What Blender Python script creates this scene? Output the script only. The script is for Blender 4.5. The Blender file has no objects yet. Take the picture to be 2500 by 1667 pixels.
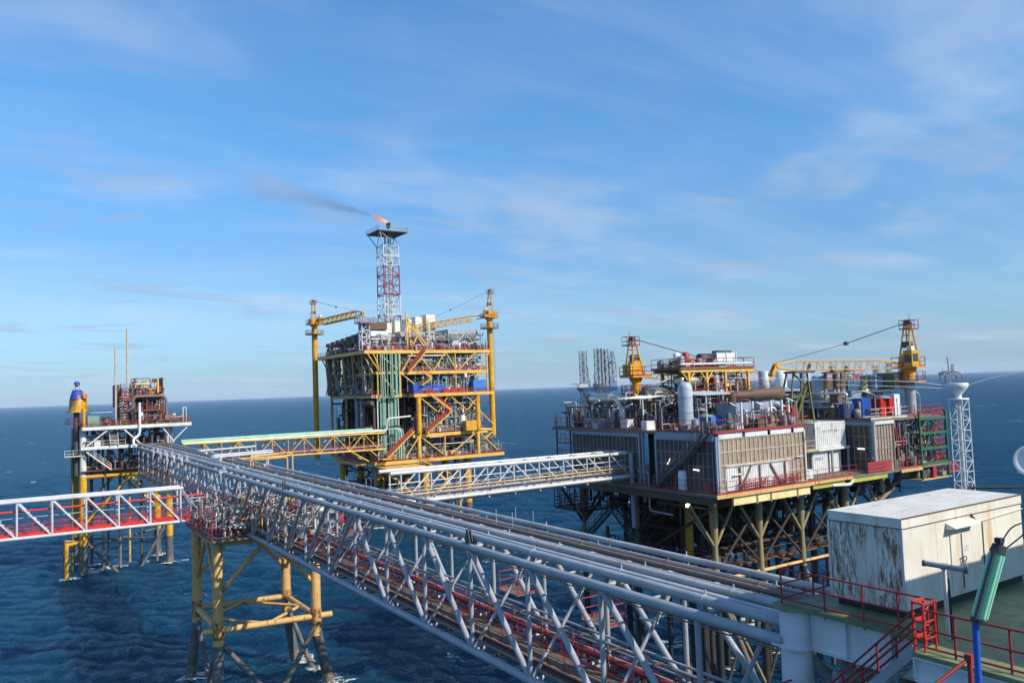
import bpy, math, random
import numpy as np
from mathutils import Vector, Matrix
R = math.radians
random.seed(7)
sc = bpy.context.scene
col = sc.collection

# ------------------------------------------------------------------ camera
# world axes follow the grid of the complex: +Y along the pipe bridge, +X across it; z = 0 is the sea
CAM_Z = 32.0
AZ, PITCH, ROLL = R(32.7), math.atan(113.4 / 1944.0), R(2.085)
fw = Vector((math.sin(AZ) * math.cos(PITCH), math.cos(AZ) * math.cos(PITCH), math.sin(PITCH)))
rt0 = Vector((math.cos(AZ), -math.sin(AZ), 0)); up0 = rt0.cross(fw)
rt = rt0 * math.cos(ROLL) - up0 * math.sin(ROLL); up = up0 * math.cos(ROLL) + rt0 * math.sin(ROLL)
cd = bpy.data.cameras.new('camera'); cam = bpy.data.objects.new('camera', cd); col.objects.link(cam)
cd.sensor_width = 36; cd.sensor_fit = 'HORIZONTAL'; cd.lens = 28.0; cd.clip_start = 0.2; cd.clip_end = 60000
cam.matrix_world = Matrix(((rt.x, up.x, -fw.x, 0), (rt.y, up.y, -fw.y, 0), (rt.z, up.z, -fw.z, CAM_Z), (0, 0, 0, 1)))
sc.camera = cam

# ------------------------------------------------------------------ sun, sky, exposure
SUN = Vector((0.36, -0.71, 0.60)).normalized()
sd = bpy.data.lights.new('sun', 'SUN'); sd.energy = 5.0; sd.angle = R(0.53); sd.color = (1.0, 0.92, 0.79)
so = bpy.data.objects.new('sun', sd); col.objects.link(so)
so.rotation_euler = SUN.to_track_quat('Z', 'Y').to_euler(); so.location = (40, -60, 90)
world = bpy.data.worlds.new('World'); sc.world = world; world.use_nodes = True
wn, wl = world.node_tree.nodes, world.node_tree.links
wn.clear()
def N(nodes, t, **kw):
    n = nodes.new(t)
    for k, v in kw.items(): setattr(n, k, v)
    return n
def build_world():
    out = N(wn, 'ShaderNodeOutputWorld'); bg = N(wn, 'ShaderNodeBackground')
    sky = N(wn, 'ShaderNodeTexSky', sky_type='NISHITA', sun_disc=False)
    sky.sun_elevation = math.asin(SUN.z); sky.sun_rotation = math.atan2(SUN.x, SUN.y)
    sky.altitude = 0; sky.air_density = 1.0; sky.dust_density = 0.3; sky.ozone_density = 3.0
    tc = N(wn, 'ShaderNodeTexCoord')
    sep = N(wn, 'ShaderNodeSeparateXYZ'); wl.new(tc.outputs['Generated'], sep.inputs[0])
    zc = N(wn, 'ShaderNodeMath', operation='MAXIMUM'); wl.new(sep.outputs['Z'], zc.inputs[0]); zc.inputs[1].default_value = 0.0
    za = N(wn, 'ShaderNodeMath', operation='ADD'); wl.new(zc.outputs[0], za.inputs[0]); za.inputs[1].default_value = 0.10
    cmb = N(wn, 'ShaderNodeCombineXYZ')
    for i, ax in enumerate('XY'):
        d = N(wn, 'ShaderNodeMath', operation='DIVIDE'); wl.new(sep.outputs[ax], d.inputs[0]); wl.new(za.outputs[0], d.inputs[1]); wl.new(d.outputs[0], cmb.inputs[i])
    def layer(scale, rot, stretch, detail, rough, lo, hi, dist=0.6, off=0.0):
        mp = N(wn, 'ShaderNodeMapping'); wl.new(cmb.outputs[0], mp.inputs[0])
        mp.inputs['Rotation'].default_value = (0, 0, rot); mp.inputs['Scale'].default_value = (scale * stretch, scale, 1); mp.inputs['Location'].default_value = (off, off * .7, 0)
        no = N(wn, 'ShaderNodeTexNoise'); wl.new(mp.outputs[0], no.inputs['Vector'])
        no.inputs['Scale'].default_value = 1; no.inputs['Detail'].default_value = detail; no.inputs['Roughness'].default_value = rough; no.inputs['Distortion'].default_value = dist
        mr = N(wn, 'ShaderNodeMapRange', interpolation_type='SMOOTHSTEP'); wl.new(no.outputs['Fac'], mr.inputs[0]); mr.inputs[1].default_value = lo; mr.inputs[2].default_value = hi
        return mr.outputs[0]
    def mul(a, b):
        m = N(wn, 'ShaderNodeMath', operation='MULTIPLY'); wl.new(a, m.inputs[0])
        if isinstance(b, float): m.inputs[1].default_value = b
        else: wl.new(b, m.inputs[1])
        return m.outputs[0]
    def mixc(fac, a, b, blend='MIX'):
        m = N(wn, 'ShaderNodeMix', data_type='RGBA', blend_type=blend)
        wl.new(fac, m.inputs['Factor']); wl.new(a, m.inputs['A'])
        if isinstance(b, tuple): m.inputs['B'].default_value = (*b, 1)
        else: wl.new(b, m.inputs['B'])
        return m.outputs['Result']
    # colour of the clear sky by height above the horizon, the same all the way round
    zr = N(wn, 'ShaderNodeMath', operation='MULTIPLY'); wl.new(zc.outputs[0], zr.inputs[0]); zr.inputs[1].default_value = 2.0
    ramp = N(wn, 'ShaderNodeValToRGB'); wl.new(zr.outputs[0], ramp.inputs[0]); els = ramp.color_ramp.elements
    for k, (p, c_) in enumerate(SKYRAMP):
        e = els[k] if k < 2 else els.new(p)
        e.position = p; e.color = (*c_, 1)
    sk = N(wn, 'ShaderNodeMix', data_type='RGBA', blend_type='MULTIPLY'); sk.inputs['Factor'].default_value = 1
    wl.new(sky.outputs[0], sk.inputs['A']); wl.new(ramp.outputs[0], sk.inputs['B'])
    c = sk.outputs['Result']
    # thin cirrus veil and wisps, brighter and pinkish white
    wisps = layer(0.75, 0.5, 0.28, 9, 0.62, 0.44, 0.72)
    soft = layer(1.15, 2.1, 0.8, 6, 0.52, 0.50, 0.72, 0.3, 6.6)
    c = mixc(mul(wisps, 0.25), c, (3.9, 4.6, 5.7))
    c = mixc(mul(soft, 0.36), c, (4.3, 4.7, 5.5))
    streak = layer(1.6, 0.95, 0.16, 9, 0.66, 0.47, 0.70, 0.9, 2.7)
    c = mixc(mul(streak, 0.15), c, (4.0, 4.7, 5.7))
    # small grey scud low over the horizon
    scud = layer(2.3, 0.3, 0.55, 7, 0.58, 0.53, 0.68, 0.7, 9.3)
    lowr = N(wn, 'ShaderNodeMapRange', interpolation_type='SMOOTHSTEP'); wl.new(sep.outputs['Z'], lowr.inputs[0])
    lowr.inputs[1].default_value = 0.42; lowr.inputs[2].default_value = 0.10
    c = mixc(mul(mul(scud, lowr.outputs[0]), 0.55), c, (2.5, 3.1, 4.2))
    wl.new(c, bg.inputs['Color']); bg.inputs['Strength'].default_value = 0.15
    wl.new(bg.outputs[0], out.inputs['Surface'])
SKYRAMP = [(0.0, (.33, .52, .80)), (.90, (.62, 1.04, 1.27)), (.05, (.35, .53, .78)), (.17, (.50, .68, .84)), (.34, (.47, .73, .92)), (.57, (.53, .92, 1.13))]
build_world()
sc.view_settings.view_transform = 'Standard'; sc.view_settings.look = 'None'
sc.view_settings.exposure = 0.10; sc.view_settings.gamma = 1.0; sc.view_settings.use_curve_mapping = False
sc.cycles.use_denoising = True
sc.cycles.max_bounces = 6; sc.cycles.diffuse_bounces = 3; sc.cycles.glossy_bounces = 3; sc.cycles.volume_bounces = 1; sc.cycles.transparent_max_bounces = 6
sc.cycles.caustics_reflective = False; sc.cycles.caustics_refractive = False

# ------------------------------------------------------------------ materials
MATS = {}
def paint(name, c, rough=0.5, rust=0.0, var=0.25, metal=0.0, rustcol=(0.16, 0.055, 0.02), scale=1.0, streak=0.25, bump=0.0):
    m = bpy.data.materials.new(name); m.use_nodes = True; nt = m.node_tree; n, l = nt.nodes, nt.links
    b = n['Principled BSDF']; b.inputs['Roughness'].default_value = rough; b.inputs['Metallic'].default_value = metal
    geo = N(n, 'ShaderNodeNewGeometry')
    no = N(n, 'ShaderNodeTexNoise'); no.inputs['Scale'].default_value = 0.9 * scale; no.inputs['Detail'].default_value = 5; no.inputs['Roughness'].default_value = 0.6
    l.new(geo.outputs['Position'], no.inputs['Vector'])
    mr = N(n, 'ShaderNodeMapRange'); l.new(no.outputs['Fac'], mr.inputs[0])
    mr.inputs[1].default_value = 0.25; mr.inputs[2].default_value = 0.75; mr.inputs[3].default_value = 1 - var; mr.inputs[4].default_value = 1 + var * 0.5
    mx = N(n, 'ShaderNodeMix', data_type='RGBA', blend_type='MULTIPLY'); mx.inputs['Factor'].default_value = 1
    mx.inputs['A'].default_value = (*c, 1); l.new(mr.outputs[0], mx.inputs['B']); colr = mx.outputs['Result']
    if rust > 0:
        mp = N(n, 'ShaderNodeMapping'); l.new(geo.outputs['Position'], mp.inputs[0]); mp.inputs['Scale'].default_value = (2.2 * scale, 2.2 * scale, 2.2 * scale * streak)
        n2 = N(n, 'ShaderNodeTexNoise'); n2.inputs['Scale'].default_value = 1; n2.inputs['Detail'].default_value = 7; n2.inputs['Roughness'].default_value = 0.68
        l.new(mp.outputs[0], n2.inputs['Vector'])
        r2 = N(n, 'ShaderNodeMapRange'); l.new(n2.outputs['Fac'], r2.inputs[0]); t = 0.70 - 0.24 * rust
        r2.inputs[1].default_value = t; r2.inputs[2].default_value = t + 0.09
        m2 = N(n, 'ShaderNodeMix', data_type='RGBA'); l.new(r2.outputs[0], m2.inputs['Factor']); l.new(colr, m2.inputs['A']); m2.inputs['B'].default_value = (*rustcol, 1)
        colr = m2.outputs['Result']
    l.new(colr, b.inputs['Base Color'])
    if bump > 0:
        bp = N(n, 'ShaderNodeBump'); bp.inputs['Strength'].default_value = bump; bp.inputs['Distance'].default_value = 0.02
        n3 = N(n, 'ShaderNodeTexNoise'); n3.inputs['Scale'].default_value = 9 * scale; n3.inputs['Detail'].default_value = 4; l.new(geo.outputs['Position'], n3.inputs['Vector'])
        l.new(n3.outputs['Fac'], bp.inputs['Height']); l.new(bp.outputs[0], b.inputs['Normal'])
    MATS[name] = m; return m
P = paint
P('yellow', (0.74, 0.43, 0.075), 0.45, 0.35)
P('amber', (0.70, 0.35, 0.02), 0.45, 0.35, 0.4)
P('tan', (0.66, 0.40, 0.14), 0.55, 0.55)
P('rustynode', (0.62, 0.36, 0.12), 0.6, 1.05, 0.4, rustcol=(0.20, 0.075, 0.025), streak=.8, scale=1.3)
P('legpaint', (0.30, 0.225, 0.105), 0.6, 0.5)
P('cream', (0.80, 0.66, 0.30), 0.5, 0.4)
P('dirtyolive', (0.07, 0.065, 0.04), 0.7, 0.4)  # dark olive of the side girders
P('soot', (0.018, 0.017, 0.016), 0.8, 0.2)  # near-black: shade of recesses and interiors as colour, also lower leg coating
P('sootbrown', (0.05, 0.032, 0.024), 0.8, 0.4)  # deep brown: shade under decks and inside modules put into the colour
P('red', (0.33, 0.03, 0.032), 0.55, 0.35)
P('brightred', (0.62, 0.03, 0.02), 0.45, 0.1)
P('white', (0.70, 0.69, 0.66), 0.5, 0.38)
P('offwhite', (0.66, 0.64, 0.58), 0.5, 0.4)
P('stackwhite', (0.74, 0.71, 0.60), 0.5, 0.3)
P('clean_white', (0.68, 0.70, 0.71), 0.45, 0.2, 0.2)
P('grey', (0.27, 0.28, 0.30), 0.45, 0.25, 0.3)
P('palegrey', (0.37, 0.385, 0.41), 0.42, 0.30, 0.3, rustcol=(0.24, 0.19, 0.155), streak=1.0)
P('chordgrey', (0.34, 0.36, 0.39), 0.42, 0.18, 0.25, rustcol=(0.22, 0.19, 0.17), streak=1.0)
P('bluegrey', (0.24, 0.30, 0.38), 0.5, 0.12)
P('darkgrey', (0.075, 0.078, 0.082), 0.6, 0.3)
P('black', (0.025, 0.026, 0.03), 0.55, 0.2)
P('coating', (0.11, 0.112, 0.115), 0.7, 0.25, 0.45, rustcol=(0.17, 0.14, 0.11))
P('growth', (0.16, 0.115, 0.085), 0.9, 0.8, 0.6, rustcol=(0.30, 0.27, 0.22), streak=1.0, scale=2, bump=0.6)
P('brown', (0.21, 0.15, 0.115), 0.55, 0.4)
P('rustbrown', (0.13, 0.075, 0.05), 0.7, 0.5)
P('grating', (0.19, 0.15, 0.11), 0.8, 0.4, 0.4)
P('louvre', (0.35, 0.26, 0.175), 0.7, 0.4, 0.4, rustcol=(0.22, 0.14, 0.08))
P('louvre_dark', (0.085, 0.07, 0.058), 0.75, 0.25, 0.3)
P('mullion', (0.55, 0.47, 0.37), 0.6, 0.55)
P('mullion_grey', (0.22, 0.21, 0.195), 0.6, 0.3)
P('green', (0.022, 0.13, 0.065), 0.5, 0.2)
P('mint', (0.28, 0.52, 0.36), 0.5, 0.15)
P('pipegreen', (0.19, 0.33, 0.26), 0.5, 0.2)
P('deckgreen', (0.21, 0.25, 0.115), 0.6, 0.75, 0.6, rustcol=(0.17, 0.16, 0.11), streak=1.0, scale=0.8)
P('olive', (0.15, 0.17, 0.05), 0.55, 0.3)
P('limegreen', (0.42, 0.42, 0.07), 0.5, 0.2)
P('blue', (0.022, 0.11, 0.48), 0.42, 0.1)
P('lightblue', (0.06, 0.22, 0.58), 0.42, 0.1)
P('hullblue', (0.012, 0.045, 0.15), 0.5, 0.1)
P('tarp', (0.03, 0.05, 0.33), 0.6, 0.0)
P('orange', (0.62, 0.20, 0.03), 0.5, 0.2)
P('silver', (0.62, 0.55, 0.44), 0.32, 0.25, 0.3, metal=0.85)
P('bridgewhite', (0.54, 0.54, 0.56), 0.45, 0.25, 0.25, rustcol=(0.30, 0.22, 0.16))
P('trusswhite', (0.60, 0.58, 0.55), 0.45, 0.35, 0.25)
P('palemast', (0.60, 0.46, 0.32), 0.55, 0.4)
P('pipepale', (0.47, 0.475, 0.49), 0.4, 0.35, 0.35, rustcol=(0.30, 0.25, 0.20), streak=1.0, scale=.7)
P('pipewarm', (0.43, 0.425, 0.42), 0.4, 0.5, 0.35, rustcol=(0.30, 0.26, 0.22), streak=1.0, scale=.5)
P('steel', (0.42, 0.42, 0.42), 0.4, 0.2, 0.2, metal=0.6)
P('vessel', (0.40, 0.47, 0.52), 0.42, 0.12)
P('rigsteel', (0.17, 0.17, 0.19), 0.6, 0.2)
def rusty_white(name, side):
    """white container paint with rust runs: patches that bleed downward, dense on the end wall"""
    m = bpy.data.materials.new(name); m.use_nodes = True; nt = m.node_tree; n, l = nt.nodes, nt.links
    b = n['Principled BSDF']; b.inputs['Roughness'].default_value = 0.5
    geo = N(n, 'ShaderNodeNewGeometry')
    def noise(sx, sy, sz, detail, rough, off=0):
        mp = N(n, 'ShaderNodeMapping'); l.new(geo.outputs['Position'], mp.inputs[0]); mp.inputs['Scale'].default_value = (sx, sy, sz); mp.inputs['Location'].default_value = (off, off, off)
        no = N(n, 'ShaderNodeTexNoise'); no.inputs['Scale'].default_value = 1; no.inputs['Detail'].default_value = detail; no.inputs['Roughness'].default_value = rough
        l.new(mp.outputs[0], no.inputs['Vector']); return no.outputs['Fac']
    def ramp(f, lo, hi):
        r = N(n, 'ShaderNodeMapRange', interpolation_type='SMOOTHSTEP'); l.new(f, r.inputs[0]); r.inputs[1].default_value = lo; r.inputs[2].default_value = hi; return r.outputs[0]
    def mathn(op, a, b2):
        k = N(n, 'ShaderNodeMath', operation=op); l.new(a, k.inputs[0])
        if isinstance(b2, float): k.inputs[1].default_value = b2
        else: l.new(b2, k.inputs[1])
        return k.outputs[0]
    def mix(f, a, c2):
        k = N(n, 'ShaderNodeMix', data_type='RGBA'); l.new(f, k.inputs['Factor'])
        if isinstance(a, tuple): k.inputs['A'].default_value = (*a, 1)
        else: l.new(a, k.inputs['A'])
        k.inputs['B'].default_value = (*c2, 1); return k.outputs['Result']
    dirt = ramp(noise(1.2, 1.2, 0.5, 5, 0.6), 0.35, 0.75)
    c = mix(mathn('MULTIPLY', dirt, 0.55), (0.76, 0.73, 0.65), (0.52, 0.45, 0.35))
    if side == 'end':
        big = ramp(noise(0.9, 1.3, 0.40, 3, 0.5, 3.3), 0.34, 0.48)
        fine = ramp(noise(7, 9, 1.8, 8, 0.75, 1.7), 0.45, 0.57)
        spots = ramp(noise(6, 7, 3.2, 6, 0.7, 8.1), 0.66, 0.72)
        f = mathn('MAXIMUM', mathn('MULTIPLY', big, fine), spots)
        halo = ramp(noise(2.2, 3.6, 0.6, 6, 0.7, 3.3), 0.50, 0.68)
        c = mix(mathn('MULTIPLY', mathn('MULTIPLY', halo, big), 0.65), c, (0.44, 0.30, 0.18))
        c = mix(f, c, (0.23, 0.108, 0.052))
    elif side == 'side':
        run = ramp(noise(2.4, 2.4, 0.10, 4, 0.6, 5.5), 0.58, 0.70)
        fine = ramp(noise(9, 9, 1.2, 7, 0.7, 2.2), 0.58, 0.70)
        c = mix(mathn('MULTIPLY', run, 0.7), c, (0.62, 0.34, 0.09)); c = mix(mathn('MULTIPLY', fine, 0.5), c, (0.40, 0.20, 0.08))
    else:
        sm = ramp(noise(0.7, 3.4, 1, 6, 0.68, 2.0), 0.58, 0.66); fine = ramp(noise(1.6, 7, 2, 7, 0.72, 6.0), 0.57, 0.68); wash = ramp(noise(.5, .8, 1, 4, .6, 4.4), .4, .7)
        c = mix(mathn('MULTIPLY', wash, 0.5), c, (0.60, 0.52, 0.46)); c = mix(mathn('MULTIPLY', mathn('MAXIMUM', sm, fine), 0.75), c, (0.32, 0.18, 0.10))
    l.new(c, b.inputs['Base Color']); MATS[name] = m
rusty_white('rusty_end', 'end'); rusty_white('rusty_side', 'side'); rusty_white('rusty_roof', 'roof')
def simple(name, c, rough=0.5, emit=None, es=0.0, trans=0.0):
    m = bpy.data.materials.new(name); m.use_nodes = True; b = m.node_tree.nodes['Principled BSDF']
    b.inputs['Base Color'].default_value = (*c, 1); b.inputs['Roughness'].default_value = rough
    if emit: b.inputs['Emission Color'].default_value = (*emit, 1); b.inputs['Emission Strength'].default_value = es
    MATS[name] = m; return m
simple('lamp_glass', (0.10, 0.36, 0.21), 0.16)
simple('lamp_tube', (0.36, 0.70, 0.48), 0.3)
simple('window_glass', (0.04, 0.06, 0.07), 0.08)
simple('lit_lamp', (0.9, 0.9, 0.85), 0.4, (1.0, 0.95, 0.8), 2.5)
simple('lit_warm', (0.9, 0.6, 0.3), 0.4, (1.0, 0.72, 0.35), 9.0)
simple('foam', (0.62, 0.66, 0.68), 0.8)
simple('ink', (0.30, 0.30, 0.34), 0.7)
simple('ink_blue', (0.25, 0.28, 0.42), 0.7)
simple('cable_black', (0.02, 0.02, 0.022), 0.6)
simple('wire_white', (0.72, 0.74, 0.76), 0.5)
def M(x): return MATS[x]

# ------------------------------------------------------------------ mesh helpers
W = {}                                                   # world matrix of every object made here
def link(o, parent, mw):
    col.objects.link(o)
    W[o.name] = mw
    if parent is not None:
        o.parent = parent; o.matrix_parent_inverse = W[parent.name].inverted()
    o.matrix_basis = mw
    return o
def thing(name, label, cat, loc, group=None):
    o = bpy.data.objects.new(name, None); o.empty_display_size = 0.5
    link(o, None, Matrix.Translation(Vector(loc)))
    o['label'] = label; o['category'] = cat
    if group: o['group'] = group
    return o
def tag(o, label, cat, group=None):
    o['label'] = label; o['category'] = cat
    if group: o['group'] = group
    return o
_unit = {}
def unit_cyl(mat, n, cap=True):
    k = ('cyl', mat, n)
    if k not in _unit:
        b = MB(); b.cyl((0, 0, 0), (0, 0, 1), 1.0, n); _unit[k] = b.mesh('tube', [mat])
    return _unit[k]
def unit_box(mat):
    k = ('box', mat)
    if k not in _unit:
        b = MB(); b.box((0, 0, 0), (1, 1, 1)); _unit[k] = b.mesh('block', [mat])
    return _unit[k]
def frame(p1, p2):
    d = Vector(p2) - Vector(p1); L = d.length; d.normalize()
    u = Vector((0, 0, 1)) if abs(d.z) < 0.95 else Vector((0, 1, 0))
    x = u.cross(d).normalized(); y = d.cross(x)
    return x, y, d, L
def tube(name, parent, p1, p2, r, mat, n=10, label=None):
    x, y, d, L = frame(p1, p2); p = Vector(p1)
    mw = Matrix(((x.x * r, y.x * r, d.x * L, p.x), (x.y * r, y.y * r, d.y * L, p.y), (x.z * r, y.z * r, d.z * L, p.z), (0, 0, 0, 1)))
    o = bpy.data.objects.new(name, unit_cyl(mat, n))
    if label: o['label'] = label
    return link(o, parent, mw)
def beam(name, parent, p1, p2, w, h, mat):
    x, y, d, L = frame(p1, p2); p = (Vector(p1) + Vector(p2)) / 2
    mw = Matrix(((x.x * w, y.x * h, d.x * L, p.x), (x.y * w, y.y * h, d.y * L, p.y), (x.z * w, y.z * h, d.z * L, p.z), (0, 0, 0, 1)))
    return link(bpy.data.objects.new(name, unit_box(mat)), parent, mw)
def box(name, parent, c, s, mat, rz=0.0, label=None):
    mw = Matrix.Translation(Vector(c)) @ Matrix.Rotation(rz, 4, 'Z') @ Matrix.Diagonal((*s, 1))
    o = bpy.data.objects.new(name, unit_box(mat))
    if label: o['label'] = label
    return link(o, parent, mw)
def slab(name, parent, lo, hi, mat, label=None):
    return box(name, parent, [(a + b) / 2 for a, b in zip(lo, hi)], [b - a for a, b in zip(lo, hi)], mat, 0, label)
class MB:
    def __init__(s): s.v, s.f, s.m, s.s = [], [], [], []
    def add(s, vs, fs, mi=0, smooth=False):
        o = len(s.v); s.v += [tuple(v) for v in vs]
        for f in fs: s.f.append([i + o for i in f]); s.m.append(mi); s.s.append(smooth)
    def box(s, c, z, mi=0, rz=0.0):
        ca, sa = math.cos(rz), math.sin(rz); vs = []
        for dx in (-.5, .5):
            for dy in (-.5, .5):
                for dz in (-.5, .5):
                    X, Y = dx * z[0], dy * z[1]; vs.append((c[0] + X * ca - Y * sa, c[1] + X * sa + Y * ca, c[2] + dz * z[2]))
        s.add(vs, [(0, 1, 3, 2), (4, 6, 7, 5), (0, 4, 5, 1), (2, 3, 7, 6), (0, 2, 6, 4), (1, 5, 7, 3)], mi)
    def cyl(s, p1, p2, r, n=6, mi=0, r2=None, caps=True):
        r2 = r if r2 is None else r2
        x, y, d, L = frame(p1, p2); a, b = Vector(p1), Vector(p2); vs = []
        for i in range(n):
            t = 2 * math.pi * i / n; e = x * math.cos(t) + y * math.sin(t); vs.append(a + e * r)
        for i in range(n):
            t = 2 * math.pi * i / n; e = x * math.cos(t) + y * math.sin(t); vs.append(b + e * r2)
        s.add(vs, [(i, (i + 1) % n, n + (i + 1) % n, n + i) for i in range(n)], mi, True)
        if caps: s.add(vs, [tuple(range(n))[::-1], tuple(range(n, 2 * n))], mi)
    def bar(s, p1, p2, w, mi=0, h=None):
        x, y, d, L = frame(p1, p2); a, b = Vector(p1), Vector(p2); h = h or w; vs = []
        for q in (a, b):
            for sx, sy in ((-1, -1), (1, -1), (1, 1), (-1, 1)): vs.append(q + x * sx * w / 2 + y * sy * h / 2)
        s.add(vs, [(3, 2, 1, 0), (4, 5, 6, 7), (0, 1, 5, 4), (1, 2, 6, 5), (2, 3, 7, 6), (3, 0, 4, 7)], mi)
    def lathe(s, base, prof, n=20, mi=0, axis='Z'):
        vs = []; b = Vector(base)
        for (r, h) in prof:
            for i in range(n):
                t = 2 * math.pi * i / n; c_, s_ = r * math.cos(t), r * math.sin(t)
                vs.append(b + (Vector((c_, s_, h)) if axis == 'Z' else Vector((h, c_, s_)) if axis == 'X' else Vector((s_, h, c_))))
        k = len(prof)
        s.add(vs, [(j * n + i, j * n + (i + 1) % n, (j + 1) * n + (i + 1) % n, (j + 1) * n + i) for j in range(k - 1) for i in range(n)], mi, True)
        s.add(vs, [tuple(range(n))[::-1], tuple(range((k - 1) * n, k * n))], mi)
    def path(s, pts, r, n=8, mi=0, bend=None):
        """pipe along a polyline with rounded elbows"""
        pts = [Vector(p) for p in pts]; bend = bend or r * 2.2; q = [pts[0]]
        for i in range(1, len(pts) - 1):
            a, b, c = pts[i - 1], pts[i], pts[i + 1]; u, v = (a - b), (c - b); k = min(bend, u.length * .45, v.length * .45)
            p0, p2 = b + u.normalized() * k, b + v.normalized() * k
            for t in (0, .33, .67, 1): q.append(p0 * (1 - t) ** 2 + b * 2 * t * (1 - t) + p2 * t * t)
        q.append(pts[-1]); vs = []; x = None
        for i, p in enumerate(q):
            d = (q[min(i + 1, len(q) - 1)] - q[max(i - 1, 0)]).normalized()
            if x is None: x = frame((0, 0, 0), d)[0]
            x = (x - d * x.dot(d)).normalized(); y = d.cross(x)
            for j in range(n):
                t = 2 * math.pi * j / n; vs.append(p + (x * math.cos(t) + y * math.sin(t)) * r)
        k = len(q)
        s.add(vs, [(j * n + i, j * n + (i + 1) % n, (j + 1) * n + (i + 1) % n, (j + 1) * n + i) for j in range(k - 1) for i in range(n)], mi, True)
        s.add(vs, [tuple(range(n))[::-1], tuple(range((k - 1) * n, k * n))], mi)
    def mesh(s, name, mats):
        me = bpy.data.meshes.new(name); me.from_pydata(s.v, [], s.f)
        for m in mats: me.materials.append(M(m) if isinstance(m, str) else m)
        me.polygons.foreach_set('material_index', s.m); me.polygons.foreach_set('use_smooth', s.s); me.update(); return me
    def build(s, name, mats, parent=None, kind=None, label=None):
        if isinstance(mats, str): mats = [mats]
        c = Vector(np.mean(np.array(s.v), axis=0)) if s.v else Vector((0, 0, 0))
        s.v = [(a - c.x, b - c.y, z - c.z) for a, b, z in s.v]
        o = bpy.data.objects.new(name, s.mesh(name, mats)); link(o, parent, Matrix.Translation(c))
        if kind: o['kind'] = kind
        if label: o['label'] = label
        return o
def pipe(name, parent, pts, r, mat, n=10, bend=None):
    b = MB(); b.path(pts, r, n, 0, bend); return b.build(name, mat, parent)
def railing(parent, pts, mat='red', h=1.1, step=1.8, r=0.032, rails=(1.0, 0.5), toe=True, name='railing'):
    b = MB()
    for a, c in zip(pts[:-1], pts[1:]):
        a, c = Vector(a), Vector(c); L = (c - a).length; k = max(1, round(L / step)); z = Vector((0, 0, h))
        for i in range(k + 1): q = a.lerp(c, i / k); b.cyl(q, q + z, r, 5)
        for f in rails: b.cyl(a + z * f, c + z * f, r, 5)
        if toe: b.bar(a + Vector((0, 0, .07)), c + Vector((0, 0, .07)), 0.02, 0, 0.14)
    return b.build(name, mat, parent)
def stair(parent, lo, hi, w, side, mat='yellow', rail='red', name='stair'):
    """flight from lo to hi (centre line), side = unit vector across"""
    lo, hi, sv = Vector(lo), Vector(hi), Vector(side); b = MB(); k = max(3, int(abs(hi.z - lo.z) / 0.22))
    for s in (-1, 1): b.bar(lo + sv * s * w / 2, hi + sv * s * w / 2, 0.08, 0, 0.26)
    run = (hi - lo); run.z = 0; dr = run.normalized()
    for i in range(1, k):
        q = lo.lerp(hi, i / k); b.bar(q - sv * w / 2, q + sv * w / 2, 0.24, 0, 0.04)
    st = b.build(name, mat, parent); g = MB()
    for s in (-1, 1):
        a, c = lo + sv * s * w / 2, hi + sv * s * w / 2; z = Vector((0, 0, 1.05)); m = max(2, round((hi - lo).length / 1.6))
        for f in (1, .55): g.cyl(a + z * f, c + z * f, 0.035, 5)
        for i in range(m + 1): q = a.lerp(c, i / m); g.cyl(q, q + z, 0.035, 5)
    g.build('handrail', rail, st)
    return st
def lattice(b, p0, p1, w0, w1, bays, rc, rl, mi=0, mi2=None, tri=False, xbrace=True, alt=None):
    """square or triangular lattice column between two points"""
    x, y, d, L = frame(p0, p1); a, c = Vector(p0), Vector(p1)
    cs = [(1, 1), (1, -1), (-1, -1), (-1, 1)] if not tri else [(1, 0.6), (-1, 0.6), (0, -1.13)]
    pt = lambda t, k: a.lerp(c, t) + (x * cs[k][0] + y * cs[k][1]) * (w0 + (w1 - w0) * t) / 2
    n = len(cs)
    for k in range(n):
        for i in range(bays):
            m1 = mi if alt is None else alt(i); m2 = m1 if alt is not None else (mi if mi2 is None else mi2)
            t0, t1 = i / bays, (i + 1) / bays; k2 = (k + 1) % n
            b.cyl(pt(t0, k), pt(t1, k), rc, 5, m1)
            b.cyl(pt(t0, k), pt(t0, k2), rl, 4, m2)
            if (i + k) % 2: b.cyl(pt(t0, k), pt(t1, k2), rl, 4, m2)
            else: b.cyl(pt(t0, k2), pt(t1, k), rl, 4, m2)
            if xbrace and False: b.cyl(pt(t0, k2), pt(t1, k), rl, 4, m2)
CM = ['grey', 'red', 'white', 'brown', 'yellow', 'pipegreen', 'darkgrey', 'palegrey', 'blue', 'rustbrown']
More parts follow.
